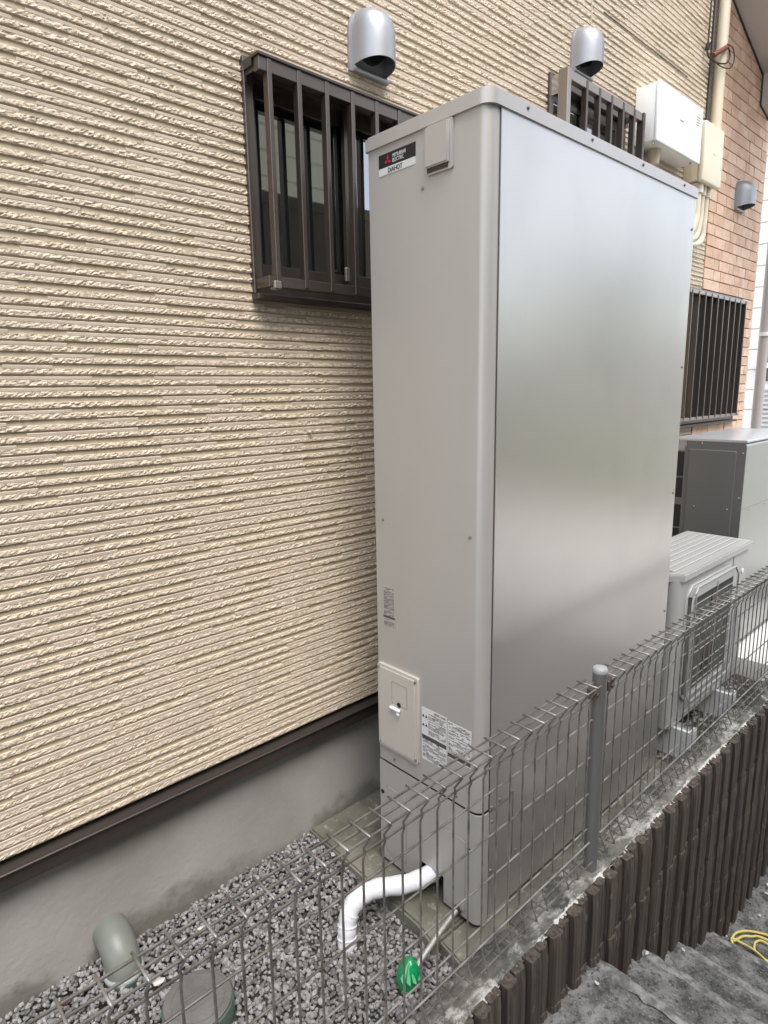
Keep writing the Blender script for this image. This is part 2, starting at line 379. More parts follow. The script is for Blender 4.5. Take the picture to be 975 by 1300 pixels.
def rough_strip(x0, x1, z0, z1, has_smooth, res):
    """One moulded strip: split-stone band with, above it, a smooth fillet; returns (verts, faces)."""
    n = max(2, int(round((x1-x0)/res))); xs = np.linspace(x0, x1, n+1)
    xs[1:-1] += rng.uniform(-.42, .42, n-1)*(x1-x0)/n
    am = .6+.45*rng.random()+.35*np.sin(xs*rng.uniform(20, 60)+rng.uniform(0, 6))
    h = z1-z0; split = z0+h*.50
    top = z0+h*.83 if has_smooth else z0+h*.60
    zb = np.array([z0+h*.01, z0+h*.05, z0+h*.20, z0+h*.35, split, split+h*.03])
    base = np.array([YW+.0005, YS+.0006, YS-.0002, YS+.0002, YS+.0006, YS+.0026 if has_smooth else YW+.0005])
    V = []
    ph = rng.uniform(0, 100)
    for k in range(6):
        yy = np.full(n+1, base[k]); zz = np.full(n+1, zb[k])
        if 1 <= k <= 4:
            yy = yy+rng.uniform(-.0014, .0022, n+1)*(1.0 if k in (2, 3) else .5)*am
            zz = zz+rng.uniform(-.0014, .0014, n+1)*(.8 if k in (2, 3) else .25)
        V.append(np.stack([xs, yy, zz], 1))
    F = []
    nr = 6
    if has_smooth:
        for (y_, z_) in ((YS+.0012, split+h*.06), (YS+.0006, top-.0008), (YS+.0018, top), (YW+.0005, top+.0004)):
            V.append(np.stack([xs, np.full(n+1, y_), np.full(n+1, z_)], 1)); nr += 1
    V = np.concatenate(V); c = n+1
    for k in range(nr-1):
        for i in range(n): F.append((k*c+i, k*c+i+1, (k+1)*c+i+1, (k+1)*c+i))
    for s in (0, n): F.append(tuple(k*c+s for k in range(nr)) if s else tuple(k*c+s for k in range(nr))[::-1])
    mi = [0]*(5*n)+([1]*(4*n) if has_smooth else [])+[0, 0]
    return V, F, mi
def add_strip_obj(V, F, mi, org):
    me = bpy.data.meshes.new('siding_strip'); me.from_pydata((V-org).tolist(), [], F)
    me.materials.append(M['siding_rough']); me.materials.append(M['siding_smooth'])
    me.polygons.foreach_set('material_index', mi)
    o = bpy.data.objects.new('siding_strip', me); COL.objects.link(o); o.parent = house
    o.location = Vector(org)-ORIG['house']
SV, SF, SM, off = [], [], [], 0
cands = []
row = 0
while Z0+row*CH < 3.95:
    za = Z0+row*CH; zb = za+CH
    x = -.25-rng.uniform(0, .3); hs_ = rng.random() < .5
    while x < XB:
        L = rng.choice([.085, .13, .17, .23, .3])*rng.uniform(.85, 1.2)
        x2 = min(x+L, XB)
        hs_ = (not hs_) if rng.random() < .75 else hs_
        if rng.random() < .30: hs_ = True
        for (p, q) in clip_spans(max(x, -.25), x2, za, zb):
            if q-p > .012: cands.append((p, q, za, zb, hs_))
        x = x2
    row += 1
def near(c):
    xm = (c[0]+c[1])/2; zm = (c[2]+c[3])/2
    # how large the strip shows: angular size seen from the walkway
    d2 = xm*xm+1.6**2+(zm-1.526)**2
    top = 2.20+.40*xm
    vis = .22+.02*abs(zm-1.3) < xm < 1.50 and zm < top
    return (-(c[1]-c[0])*CH/d2*(1 if vis else .02))
cands.sort(key=near)
for idx, (p, q, za, zb, h_) in enumerate(cands):
    res = .0058 if p < 2.2 else .012
    V, F, mi = rough_strip(p, q, za, zb, h_, res)
    if idx < 298:
        add_strip_obj(V, F, mi, np.array([(p+q)/2, YS, za]))
    else:
        SV.append(V); SF += [tuple(i+off for i in f) for f in F]; SM += mi; off += len(V)
SV = np.concatenate(SV)-np.array(ORIG['house'][:])
me = bpy.data.meshes.new('siding_relief'); me.from_pydata(SV.tolist(), [], SF)
me.materials.append(M['siding_rough']); me.materials.append(M['siding_smooth']); me.polygons.foreach_set('material_index', SM)
o = bpy.data.objects.new('siding_relief', me); COL.objects.link(o); o.parent = house; o['kind'] = 'stuff'
# panel joints
build('panel_joint', bx(2.83, 3.72, YS-.0012, YS+.004, 3.1195, 3.1245), M['bronze_d'], house)
build('sealant_joint', bx(2.729, 2.735, YS-.001, YS+.006, 3.0, 3.9), M['siding_base'], house)
build('wall_hook', tube(bmesh.new(), [(1.167, 1.605, 1.402), (1.167, 1.585, 1.400), (1.167, 1.582, 1.408)], .004, 8), M['siding_smooth'], house)

# brick tile field
BH = .0630
bb_ = bmesh.new(); box(bb_, 4.128, 5.034, 1.604, 1.62, .43, W3[2]); box(bb_, 4.128, 5.034, 1.604, 1.62, W3[3], 4.3); box(bb_, W3[1], 5.034, 1.604, 1.62, W3[2], W3[3])
build('brick_backing', bb_, M['brick_joint'], house)
bvars = []
def brick(x0, x1, z0, z1, light, face='f'):
    bm = bmesh.new(); d = .007+rng.uniform(-.001, .0015)
    n = max(1, int((x1-x0)/.04))
    xs = [x0+(x1-x0)*i/n for i in range(n+1)]; zs = [z0, (z0+z1)/2, z1]
    G = [[bm.verts.new((x, 1.604-d+rng.uniform(-.0014, .0014), z)) for z in zs] for x in xs]
    for i in range(n):
        for j in range(2): bm.faces.new((G[i][j], G[i+1][j], G[i+1][j+1], G[i][j+1]))
    edge = [G[i][0] for i in range(n+1)]+[G[n][1]]+[G[i][2] for i in range(n, -1, -1)]+[G[0][1]]
    back = [bm.verts.new((v.co.x, 1.606, v.co.z)) for v in edge]
    for i in range(len(edge)): bm.faces.new((edge[i-1], edge[i], back[i], back[i-1]))
    bmesh.ops.recalc_face_normals(bm, faces=bm.faces)
    build('brick', bm, M['brick_light'] if light else M['brick'], house, at=((x0+x1)/2, 1.606, z0))
z = 2.09+BH*0
rows = [2.09+BH*k for k in range(-15, 27)]
nb = 0
for zi in rows:
    x = 4.131+rng.uniform(0, .05)
    if True:
        x = 4.131
    while x < 5.03:
        L = rng.choice([.075, .11, .145, .17]); x2 = min(x+L, 5.032)
        if 5.032-x2 < .05: x2 = 5.032
        for (p, q) in clip_spans(x, x2, zi, zi+BH):
            if q-p > .02 and nb < 295:
                # only what shows beside or above the tank top and the boxes
                if zi+BH < 1.16: continue
                brick(p+.002, q-.002, zi+.003, zi+BH-.003, rng.random() < .4); nb += 1
        x = x2

# windows ------------------------------------------------------------
def window(rect, depth_frame, grille, label, sashes):
    x0, x1, z0, z1 = rect
    w = empty('window', ((x0+x1)/2, 1.61, z0), parent=house); w['label'] = label
    f = bmesh.new(); fr = .028; y0 = YS-.012
    box(f, x0, x0+fr, y0, YS+.06, z0, z1, .002); box(f, x1-fr, x1, y0, YS+.06, z0, z1, .002)
    box(f, x0+fr+.0006, x1-fr-.0006, y0+.002, YS+.06, z1-fr, z1, .002); box(f, x0+fr+.0006, x1-fr-.0006, y0+.002, YS+.06, z0, z0+fr, .002)
    build('frame', f, M['bronze'], w)
    build('sill', bx(x0-.004, x1+.004, YS-.036, YS+.0, z0-.016, z0-.001, .002), M['bronze_d'], w)
    xm = (x0+x1)/2
    for s, (a, b, yy) in enumerate(((x0+fr, xm+.02, YS+.030), (xm-.02, x1-fr, YS+.010))):
        sb = bmesh.new(); sw = .030; zt = z1-fr-.001; zb_ = z0+fr+.001
        box(sb, a+.001, a+sw, yy, yy+.016, zb_, zt, .001); box(sb, b-sw, b-.001, yy, yy+.016, zb_, zt, .001)
        box(sb, a+sw, b-sw, yy+.001, yy+.015, zt-.045, zt, .001); box(sb, a+sw, b-sw, yy+.001, yy+.015, zb_, zb_+.062, .001)
        build('sash', sb, M['bronze'], w)
        build('pane', bx(a+sw-.003, b-sw+.003, yy+.006, yy+.010, zb_+.058, zt-.040), M['glass'], w)
    # black sheet stands in for the unlit room behind
    r = bmesh.new(); box(r, x0+.03, x1-.03, YS+.062, YS+.07, z0+.03, z1-.03); build('dark_room', r, M['black'], w)
    return w
w1 = window(W1, .06, None, 'sliding window behind bronze bars nearest the camera, left of the tank', 2)
def grille(w, gx0, gx1, gz0, gz1, yf, pitch, first, bw, bd, m, rail_h, endpost, m_rail):
    """bars stand yf..yf+bd, rails top and bottom, brackets back to the wall"""
    build('grille_rail', bx(gx0, gx1, yf+.003, yf+bd+.004, gz1-rail_h, gz1, .0015), m_rail, w)
    build('grille_rail', bx(gx0, gx1, yf+.003, yf+bd+.004, gz0, gz0+rail_h*.8, .0015), m_rail, w)
    x = first
    while x < gx1-.03:
        build('window_bar', bx(x-bw/2, x+bw/2, yf, yf+bd, gz0+.004, gz1-.004, .0015), m, w, at=(x, yf, gz0)); x += pitch
    for xx, z in ((gx0, gz1-.03), (gx0, gz0+.002), (gx1-.02, gz1-.03), (gx1-.02, gz0+.002)):
        b = bmesh.new(); box(b, xx+.002, xx+.006, yf+bd, YS-.002, z, z+.026); box(b, xx+.002, xx+.026, YS-.012-.004, YS-.0125, z-.012, z+.036)
        build('bracket', b, M['steel'] if m is M['grille_l'] else M['bronze'], w)
    if endpost:
        build('end_post', bx(gx0-.028, gx0-.001, yf-.004, yf+.04, gz0, gz1+.002, .002), M['grille_l'], w)
        build('end_post', bx(gx1+.001, gx1+.02, yf-.004, yf+.03, gz0, gz1+.002, .002), M['bronze'], w)
grille(w1, .995, 1.742, 1.806, 2.371, 1.515, .0938, 1.026, .014, .024, M['bronze'], .036, False, M['bronze'])
# bronze head strip over the lattice
hb = bmesh.new(); prism(hb, [(1.512, 2.374), (1.512, 2.368), (1.545, 2.368), (1.547, 2.352), (1.586, 2.352), (1.586, 2.374)], .990, 1.745, axis=0)
build('grille_cover', hb, M['bronze_d'], w1)
build('end_clip', bx(1.006, 1.03, 1.508, 1.535, 1.80, 1.822, .003), M['grille_l'], w1)
build('latch', bx(1.335, 1.352, 1.600, 1.612, 1.862, 1.905, .003), M['grille_l'], w1)
w2 = window(W2, .06, None, 'small sliding window with pale lattice above the tank top', 2)
grille(w2, 2.443, 3.065, 2.14, 2.757, 1.51, .1035, 2.574, .014, .026, M['bronze'], .034, True, M['grille_l'])
build('mounting_plate', bx(2.425, 2.429, 1.55, 1.60, 2.68, 2.75, .001), M['steel'], w2)
w3 = window(W3, .06, None, 'tall barred window in the brick tiles at the right', 2)
grille(w3, 3.80, 4.745, 1.312, 2.060, 1.535, .0965, 3.835, .012, .030, M['bronze'], .022, False, M['grille_l'])

# lower roof over the far corner (underside seen at top right)
so = bmesh.new(); prism(so, [(4.234, 3.664), (4.809, 3.448), (4.816, 3.272), (4.98, 3.232), (4.99, 3.60), (4.30, 4.3), (4.05, 4.3), (4.05, 3.735)], 1.599, .55, axis=1)
build('porch_roof', so, M['soffit'], house)
tr = bmesh.new()
for a, b in (((4.226, 3.662), (4.805, 3.444)), ((4.806, 3.447), (4.812, 3.268)), ((4.812, 3.270), (4.98, 3.228))):
    tube(tr, [(a[0], 1.592, a[1]), (b[0], 1.592, b[1])], .006, 4)
build('soffit_trim', tr, M['bronze_d'], house)

# downspout at the far corner
dsp = empty('downspout', (5.22, 1.565, 0), 'taupe round downspout standing beyond the brick corner at right edge', 'downspout')
build('pipe', tube(bmesh.new(), [(5.22, 1.565, -.3), (5.25, 1.575, 2.2), (5.26, 1.58, 4.2)], .034, 16), M['spout'], dsp, 60)
build('clamp', tube(bmesh.new(), [(5.236, 1.571, 1.86), (5.236, 1.571, 1.885)], .038, 16), M['white_box'], dsp, 60)

# ------------------------------------------------------------------ vent hoods
def hood(x, z, label, s=1.0):
    t = empty('vent_hood', (x, 1.60, z), label, 'vent hood', 'silver vent hoods on the house wall')
    w = .067*s; d = .092*s; hz = .085*s; y0 = YS-.008
    # shell: arch cross-section in plan (half circle + straight), domed towards the top
    bm = bmesh.new(); N = 20; rings = []
    lv = [(-.075, 1.0, 1.0), (-.03, 1.0, 1.0), (.01, 1.0, 1.0), (.033, .985, .965), (.052, .93, .88), (.067, .82, .74), (.078, .62, .52), (.085, .36, .27), (.088, .06, .04)]
    for li, (zz, sw, sd_) in enumerate(lv):
        r = []
        for k in range(N+1):
            a = math.pi*k/N
            yy = math.sin(a)**.8*d*sd_
            zo = zz*s
            if li == 0: zo = zz*s-(.030*s)*(1-yy/d)*0+(.012*s)*(yy/d)-.0
            r.append(bm.verts.new((x-math.cos(a)*w*sw, y0-yy, z+zo)))
        rings.append(r)
    for i in range(len(rings)-1):
        for k in range(N): bm.faces.new((rings[i][k], rings[i][k+1], rings[i+1][k+1], rings[i+1][k]))
    bmesh.ops.recalc_face_normals(bm, faces=bm.faces)
    bmesh.ops.solidify(bm, geom=bm.faces[:], thickness=.0022)
    build('shell', bm, M['hood'], t, 50)
    fl_ = bmesh.new(); pts = [(x-.078*s, z-.088*s), (x+.078*s, z-.088*s)]+[(x+.078*s*math.cos(math.pi*k/16), z+.016*s+.078*s*math.sin(math.pi*k/16)) for k in range(17)]
    prism(fl_, pts, YS-.009, YS+.003, axis=1); build('flange', fl_, M['hood'], t, 30)
    inn = bmesh.new(); tube(inn, [(x, YS-.0095, z-.005), (x, YS-.030, z-.005)], .050*s, 20); build('throat', inn, M['black'], t, 50)
    lp = bmesh.new(); tube(lp, [(x-.072*s, YS-.016, z-.084*s), (x+.072*s, YS-.016, z-.084*s)], .008*s, 8); build('drip_lip', lp, M['hood'], t, 50)
    return t
hood(1.440, 2.553, 'silver domed vent hood above the nearest window')
hood(2.655, 2.905, 'silver domed vent hood above the small window over the tank')
hood(4.590, 2.690, 'silver domed vent hood mounted on the brick tiles')

# ------------------------------------------------------------------ white box, cream box, conduits
t = empty('junction_box', (3.41, 1.6, 2.66), 'white enamel equipment box mounted on the siding beside cream box', 'electrical box')
build('body', bx(3.163, 3.667, 1.500, 1.601, 2.665, 2.913, .004, 2), M['white_box'], t, 30)
build('cover', bx(3.158, 3.672, 1.484, 1.499, 2.659, 2.918, .005, 2), M['white_box'], t, 30)
pl = bmesh.new()
for k in range(4): box(pl, 3.595, 3.640-.008*(k % 2), 1.4832, 1.4842, 2.865-.012*k, 2.868-.012*k)
box(pl, 3.40, 3.44, 1.4832, 1.4842, 2.80, 2.806)
build('printed_mark', pl, M['ink2'], t)
for xx in (3.19, 3.62):
    build('screw', tube(bmesh.new(), [(xx, 1.512, 2.664), (xx, 1.512, 2.654)], .006, 8), M['steel'], t)
build('cable_gland', tube(bmesh.new(), [(3.30, 1.56, 2.664), (3.30, 1.56, 2.635), (3.30, 1.56, 2.6)], [.034, .03, .027], 14), M['cream_pipe'], t, 50)
t = empty('pull_box', (3.86, 1.6, 2.6), 'cream plastic wiring box between white box and brick tiles', 'electrical box')
build('body', bx(3.745, 3.98, 1.520, 1.601, 2.604, 2.885, .006, 2), M['cream'], t, 30)
build('cover', bx(3.735, 3.99, 1.488, 1.519, 2.594, 2.892, .01, 3), M['cream'], t, 30)
build('raised_mark', bx(3.85, 3.88, 1.4865, 1.4885, 2.745, 2.752), M['cream_pipe'], t)
cp = empty('conduit', (4.03, 1.565, 2.89), 'cream vertical conduit rising along the brick and siding joint', 'conduit')
build('pipe', tube(bmesh.new(), [(4.05, 1.565, 2.88), (4.06, 1.565, 4.6)], .029, 16), M['cream_pipe'], cp, 60)
build('socket', tube(bmesh.new(), [(4.05, 1.565, 2.86), (4.05, 1.565, 2.935)], .034, 16), M['cream_pipe'], cp, 50)
build('clamp', bx(4.0, 4.11, 1.560, 1.603, 2.945, 2.962, .002), M['cream_pipe'], cp)
for i, (x, r, lab, xe, ze) in enumerate(((3.795, .0245, 'leftmost and thickest cream conduit below the cream box', 3.70, 2.33), (3.865, .017, 'middle cream conduit below the cream box', 3.66, 2.30), (3.925, .017, 'rightmost cream conduit below the cream box', 3.60, 2.27))):
    c_ = empty('conduit', (x, 1.54, 2.59), lab, 'conduit', 'cream conduits bending below the box')
    pts = spline([(x, 1.54, 2.60), (x, 1.54, 2.5), (x-.005, 1.54, 2.42), (x-.05, 1.545, 2.345-.02*i), (xe-.05, 1.56, ze), (xe-.16, 1.57, ze-.02)], 6)
    build('pipe', tube(bmesh.new(), pts, r, 12), M['cream_pipe'], c_, 60)
    build('gland', tube(bmesh.new(), [(x, 1.54, 2.598), (x, 1.54, 2.55)], r*1.35, 12), M['cream'], c_, 50)
cb = empty('overhead_cable', (3.9, 1.58, 3.27), 'black cable with loop tied at the conduit near the roof', 'cable')
build('cable', tube(bmesh.new(), spline([(3.915, 1.58, 4.2), (3.906, 1.58, 3.53), (3.902, 1.58, 3.33), (3.90, 1.575, 3.27), (3.96, 1.55, 3.245), (4.04, 1.53, 3.26), (4.07, 1.525, 3.30), (4.03, 1.525, 3.345)], 6), .0045, 6), M['cable'], cb, 60)
build('loop', tube(bmesh.new(), spline([(4.02, 1.525, 3.345), (4.09, 1.52, 3.345), (4.12, 1.52, 3.30), (4.08, 1.52, 3.245), (3.99, 1.53, 3.225), (3.91, 1.56, 3.25)], 6), .003, 6), M['cable'], cb, 60)
build('strain_clamp', tube(bmesh.new(), [(3.93, 1.56, 3.275), (4.03, 1.53, 3.335)], .013, 8), M['rust'], cb, 60)
build('knob', tube(bmesh.new(), [(3.90, 1.583, 3.30), (3.90, 1.577, 3.33)], .012, 10), M['cable'], cb, 60)
build('dark_line', tube(bmesh.new(), [(3.990, 1.592, 2.90), (4.005, 1.592, 4.5)], .010, 8), M['bronze_d'], cb, 60)  # thin dark tube along the left of the conduit

# ================================================================== CONCRETE PAD
pad = empty('equipment_pad', (1.8, 1.2, -.05), 'damp mossy concrete pad under the tall tank', 'concrete pad')
b1 = bmesh.new(); prism(b1, [(1.134, 1.644), (1.118, 1.10), (1.098, 1.02), (1.30, 1.016), (2.44, 1.016), (2.44, 1.644)], -.12, .0); 
bmesh.ops.bevel(b1, geom=[e for e in b1.edges if all(v.co.z > -.01 for v in e.verts)], offset=.007, segments=2, affect='EDGES')
build('slab', b1, M['pad'], pad)
b1 = bmesh.new(); prism(b1, [(1.125, 1.013), (1.103, .875), (1.30, .872), (2.44, .872), (2.44, 1.013)], -.10, -.004)
bmesh.ops.bevel(b1, geom=[e for e in b1.edges if all(v.co.z > -.02 for v in e.verts)], offset=.006, segments=2, affect='EDGES')
build('slab', b1, M['pad'], pad)

# ================================================================== TANK
XL, YF, YB, XR = 1.222, .955, 1.363, 2.357
tank = empty('water_heater', (1.79, 1.16, 0), 'tall silver beige water heater tank with glossy wide front standing on concrete pad', 'water heater')
ZT, ZM, ZBt = 2.150, .368, .013
rc = .026; SEAM = XL+.040
body = bmesh.new(); prism(body, rrect(XL, XR, YF+.003, YB, (rc, .004, .004, .006), 10), ZM+.004, ZT)
build('casing', body, M['tank'], tank, 25)
build('front_panel', bx(SEAM+.0030, XR-.001, YF, YF+.0028, ZBt+.012, ZT-.001, .0008), M['panel'], tank)
build('seam_shade', bx(SEAM+.0002, SEAM+.0028, YF+.0005, YF+.0028, ZBt+.004, ZT-.004), M['bronze'], tank)  # dark strip colours in the shade of the panel gap
lid = bmesh.new(); prism(lid, rrect(XL-.007, XR+.004, YF-.005, YB+.005, (rc+.006, .006, .006, .008), 10), ZT-.004, 2.182)
bmesh.ops.bevel(lid, geom=[e for e in lid.edges if all(v.co.z > 2.18 for v in e.verts)], offset=.007, segments=3, affect='EDGES')
build('lid', lid, M['tank_lid'], tank, 35)
# lower skirt with hollow core so the pipe opening is real
build('base_core', bx(XL+.07, XR-.004, YF+.012, YB-.004, ZBt+.012, ZM+.003), M['black'], tank)
sk_ = bmesh.new()
NO0, NO1, NOZ = 1.088, 1.185, .098
outer = [p for p in rrect(XL, XL+.18, YF+.0005, YB, (rc, 0, 0, 0), 10)]
arc = [(XL, NO0)]+[p for p in outer if p[1] < NO0 and p[0] < XL+rc+.001][0:]
arc = sorted([p for p in rrect(XL, XL+.2, YF+.0005, YB, (rc, 0, 0, 0), 10) if p[0] <= XL+rc+1e-4 and p[1] <= YF+rc+1e-3], key=lambda p: -p[1])
line = [(XL, NO0)]+arc+[(XL+.145, YF+.0005)]
inner = [(p[0]+.004, p[1]+.004) for p in line[::-1]]
prism(sk_, line+inner, ZBt, ZM-.005)
box(sk_, XL, XL+.004, NO0+.0002, NO1-.0002, NOZ, ZM-.005)
box(sk_, XL, XL+.004, NO1, YB-.001, ZBt, ZM-.005)
box(sk_, XL+.0045, XL+.07, YB-.006, YB-.001, ZBt, ZM-.005)
build('skirt', sk_, M['tank'], tank, 25)
def yzplate(x, y0, y1, z0, z1, th, m, name, r=.004, bev=.0008):
    b = bmesh.new(); prism(b, rrect(y0, y1, z0, z1, (r, r, r, r), 4), x-th, x, axis=0)
    return build(name, b, m, tank, 30)
def outline_yz(name, y0, y1, z0, z1, m, w=.0015, th=.0007):
    b = bmesh.new()
    box(b, XL-th, XL+.0005, y0, y0+w, z0, z1); box(b, XL-th, XL+.0005, y1-w, y1, z0, z1)
    box(b, XL-th, XL+.0005, y0+w, y1-w, z1-w, z1); box(b, XL-th, XL+.0005, y0+w, y1-w, z0, z0+w)
    return build(name, b, m, tank)
# thin embossed hatches on the skirt
yzplate(XL-.0002, 1.245, 1.330, .050, .283, .0022, M['tank'], 'knockout_plate', .012)
outline_yz('hatch_seam', 1.2435, 1.3315, .048, .2845, M['ink2'], .0012, .0008)
yzplate(XL-.0002, 1.006, 1.086, .030, .268, .0022, M['tank'], 'knockout_plate', .014)
outline_yz('hatch_seam', 1.0045, 1.0875, .028, .2695, M['ink2'], .0012, .0008)
# brand plate
zc0, zc1, zc2 = 2.0755, 2.0935, 2.1265; ya, yb2 = 1.318, 1.184
build('badge', bx(XL-.0014, XL, yb2, ya, zc1, zc2+.0), M['logo_black'], tank)
build('badge_strip', bx(XL-.0014, XL, yb2, ya, zc0, zc1-.0002), M['logo_white'], tank)
xd, yd = (0, -1, 0), (0, 0, 1); xt = XL-.0018
tm = text_mesh('MITSUBISHI', .0130, (xt, 1.266, 2.1105), xd, yd, squeeze=.74); 
b_bold = tm
build('lettering', tm, M['logo_white'], tank)
build('lettering', text_mesh('ELECTRIC', .0130, (xt, 1.266, 2.0995), xd, yd, squeeze=.74), M['logo_white'], tank)
build('lettering', text_mesh('DIAHOT', .0165, (xt, 1.283, 2.0785), xd, yd, thick=.0006, squeeze=.84), M['logo_black'], tank)
em = bmesh.new(); cy, cz = 1.2835, 2.1085; a = .0072
for ang in (90, 210, 330):
    u = Vector((0, -math.cos(math.radians(ang)), math.sin(math.radians(ang)))); v1 = Vector((0, -math.cos(math.radians(ang-30)), math.sin(math.radians(ang-30)))); v2 = Vector((0, -math.cos(math.radians(ang+30)), math.sin(math.radians(ang+30))))
    c0 = Vector((xt-.0003, cy, cz)); P = [c0, c0+v1*a, c0+(v1+v2)*a, c0+v2*a]
    A = [em.verts.new(p) for p in P]; B = [em.verts.new(p+Vector((.0009, 0, 0))) for p in P]
    em.faces.new(A); em.faces.new(B[::-1])
    for k in range(4): em.faces.new((A[k], B[k], B[(k+1) % 4], A[(k+1) % 4]))
bmesh.ops.recalc_face_normals(em, faces=em.faces)
build('emblem', em, M['logo_red'], tank)
# cover plate near the top
yzplate(XL-.0002, 1.058, 1.142, 2.036, 2.146, .006, M['tank_lid'], 'handle_cover_base', .006)
b = bmesh.new(); prism(b, rrect(1.067, 1.1405, 2.050, 2.1405, (.003,)*4, 3), XL-.016, XL-.0065, axis=0)
bmesh.ops.bevel(b, geom=[e for e in b.edges if all(v.co.x < XL-.0159 for v in e.verts)], offset=.003, segments=2, affect='EDGES'); build('handle_cover', b, M['tank_lid'], tank, 30)
build('cover_recess', bx(XL-.0085, XL-.0063, 1.072, 1.138, 2.0405, 2.0495), M['bronze_d'], tank)
# control panel cover
yzplate(XL-.0002, 1.182, 1.352, .428, .702, .010, M['plate'], 'control_cover', .006)
b = bmesh.new(); prism(b, rrect(1.193, 1.343, .438, .693, (.004,)*4, 3), XL-.0135, XL-.0103, axis=0); build('control_door', b, M['plate'], tank, 30)
outline_ = bmesh.new()
for (y0, y1, z0, z1) in ((1.221, 1.2222, .592, .662), (1.285, 1.2862, .592, .662), (1.2224, 1.2848, .661, .6622), (1.2224, 1.2848, .592, .5932)):
    box(outline_, XL-.0142, XL-.0134, y0, y1, z0, z1)
build('display_frame', outline_, M['ink2'], tank)
build('peep_hole', disc(bmesh.new(), (XL-.0136, 1.256, .594), (-1, 0, 0), .0085, .0012, 14), M['black'], tank, 40)
b = bmesh.new(); box(b, XL-.024, XL-.0137, 1.248, 1.290, .574, .583, .003, 2); box(b, XL-.022, XL-.0137, 1.252, 1.262, .560, .5735, .002)
build('door_latch', b, M['white_box'], tank, 40)
for (y, z) in ((1.343, .690), (1.190, .690), (1.343, .440), (1.190, .440)):
    build('screw', disc(bmesh.new(), (XL-.0104, y, z), (-1, 0, 0), .0042, .004, 8, .001), M['screw'], tank, 40)
for (y, z) in ((1.160, 2.013), (1.326, 1.152), (.999, 1.152), (1.292, .392), (1.040, .392)):
    build('screw', disc(bmesh.new(), (XL-.0002, y, z), (-1, 0, 0), .0042, .003, 8, .0015), M['screw'], tank, 40)
for (y, z) in ((1.350, .253), (.992, .246)):
    build('grommet', disc(bmesh.new(), (XL+(.0 if y > 1 else .0001)-.0004, y, z), (-1, 0, 0), .0075, .0015, 12), M['black'], tank, 40)
for x in (1.358, 1.652, 1.946, 2.242):
    build('screw', disc(bmesh.new(), (x, YF-.0052, 2.166), (0, -1, 0), .0045, .003, 8, .0015), M['screw'], tank, 40)
for (x, z) in ((2.336, 2.045), (2.336, 1.587), (2.336, 1.135), (2.336, .677), (1.311, .380), (1.273, .374), (1.276, .328), (1.368, .378), (1.392, .291), (1.395, .171), (1.273, .172), (1.680, .176), (2.250, .40), (2.252, .30)):
    build('screw', disc(bmesh.new(), (x, YF-.0002, z), (0, -1, 0), .0045, .003, 8, .0015), M['screw'], tank, 40)
# lower front cover seams
sm = bmesh.new(); box(sm, SEAM+.003, 1.352, YF-.0012, YF+.0005, .3635, .3655); box(sm, 1.3725, 1.3745, YF-.0012, YF+.0005, .165, .372)
build('cover_seam', sm, M['ink'], tank)
# caution sheets, printed
def sheet(name, y0, y1, z0, z1, rows_, seed, bar=None, tri=False, dens=.8):
    yzplate(XL-.0002, y1, y0, z0, z1, .0006, M['label_pale'] if 'rating' not in name else M['tank_lid'], name, .001)
    r = random.Random(seed); b = bmesh.new(); b2 = bmesh.new()
    h = (z1-z0); k = 0; z = z1-.004; sx = XL-.0013
    yl = y0-(.026 if tri else .003)
    while z > z0+.004:
        if bar and bar[0] < (z1-z)/h < bar[1]: z -= .004; continue
        y = yl
        while y > y1+.004:
            L = min(r.uniform(.004, .02), y-y1-.003)
            if r.random() < dens: box(b if r.random() < .5 else b2, sx, sx+.0004, y-L, y, z-.0011, z+.0006)
            y -= L+.0016
        z -= .0038+(.003 if r.random() < .12 else 0)
    if bar: box(b, sx-.0001, sx+.0004, y1+.001, y0-.001, z1-h*bar[1], z1-h*bar[0])
    if tri:
        for zz in (z1-.030, z1-.058):
            for y in (y0-.006, y0-.018):
                pp = [(y+.005, zz), (y-.005, zz), (y, zz+.009)]; prism(b, pp, sx-.0001, sx+.0004, axis=0)
    build('print', b, M['ink'], tank); build('print', b2, M['ink2'], tank)
sheet('rating_label', 1.332, 1.281, .820, .950, 10, 1, bar=(.70, .75), dens=.9)
sheet('caution_label', 1.173, 1.077, .534, .618, 10, 2, tri=True)
sheet('caution_label', 1.173, 1.077, .452, .5335, 10, 3, bar=(.02, .17), dens=.7)
sheet('caution_label', 1.073, .988, .500, .612, 10, 4, bar=(.86, .96), dens=.75)

# drain hose, tube, green plastic
hose = bmesh.new()
hp_ = spline([(1.29, 1.140, .085), (1.225, 1.146, .072), (1.15, 1.170, .068), (1.07, 1.215, .072), (1.01, 1.232, .066), (.972, 1.232, .030), (.955, 1.222, -.02), (.950, 1.215, -.075)], 7)
tube(hose, hp_, [.0265+.0012*math.sin(i*1.3) for i in range(len(hp_))], 16)
h_ = build('drain_hose', hose, M['white_hose'], None, 60, at=(.95, 1.215, -.04)); tag(h_, 'white insulated drain hose bending from the tank into the gravel', 'hose')
wr = bmesh.new()
for i in range(30, len(hp_)-3, 4): tube(wr, [hp_[i], hp_[i]+(hp_[i+1]-hp_[i]).normalized()*.003], .0285, 16)
wro = build('tape_wrap', wr, M['white_hose'], h_, 60, at=(.95, 1.215, -.04)); wro.location = (0, 0, 0)
dt = empty('drain_tube', (1.05, 1.0, 0), 'thin silver braided tube running from the tank corner to green plastic', 'tube')
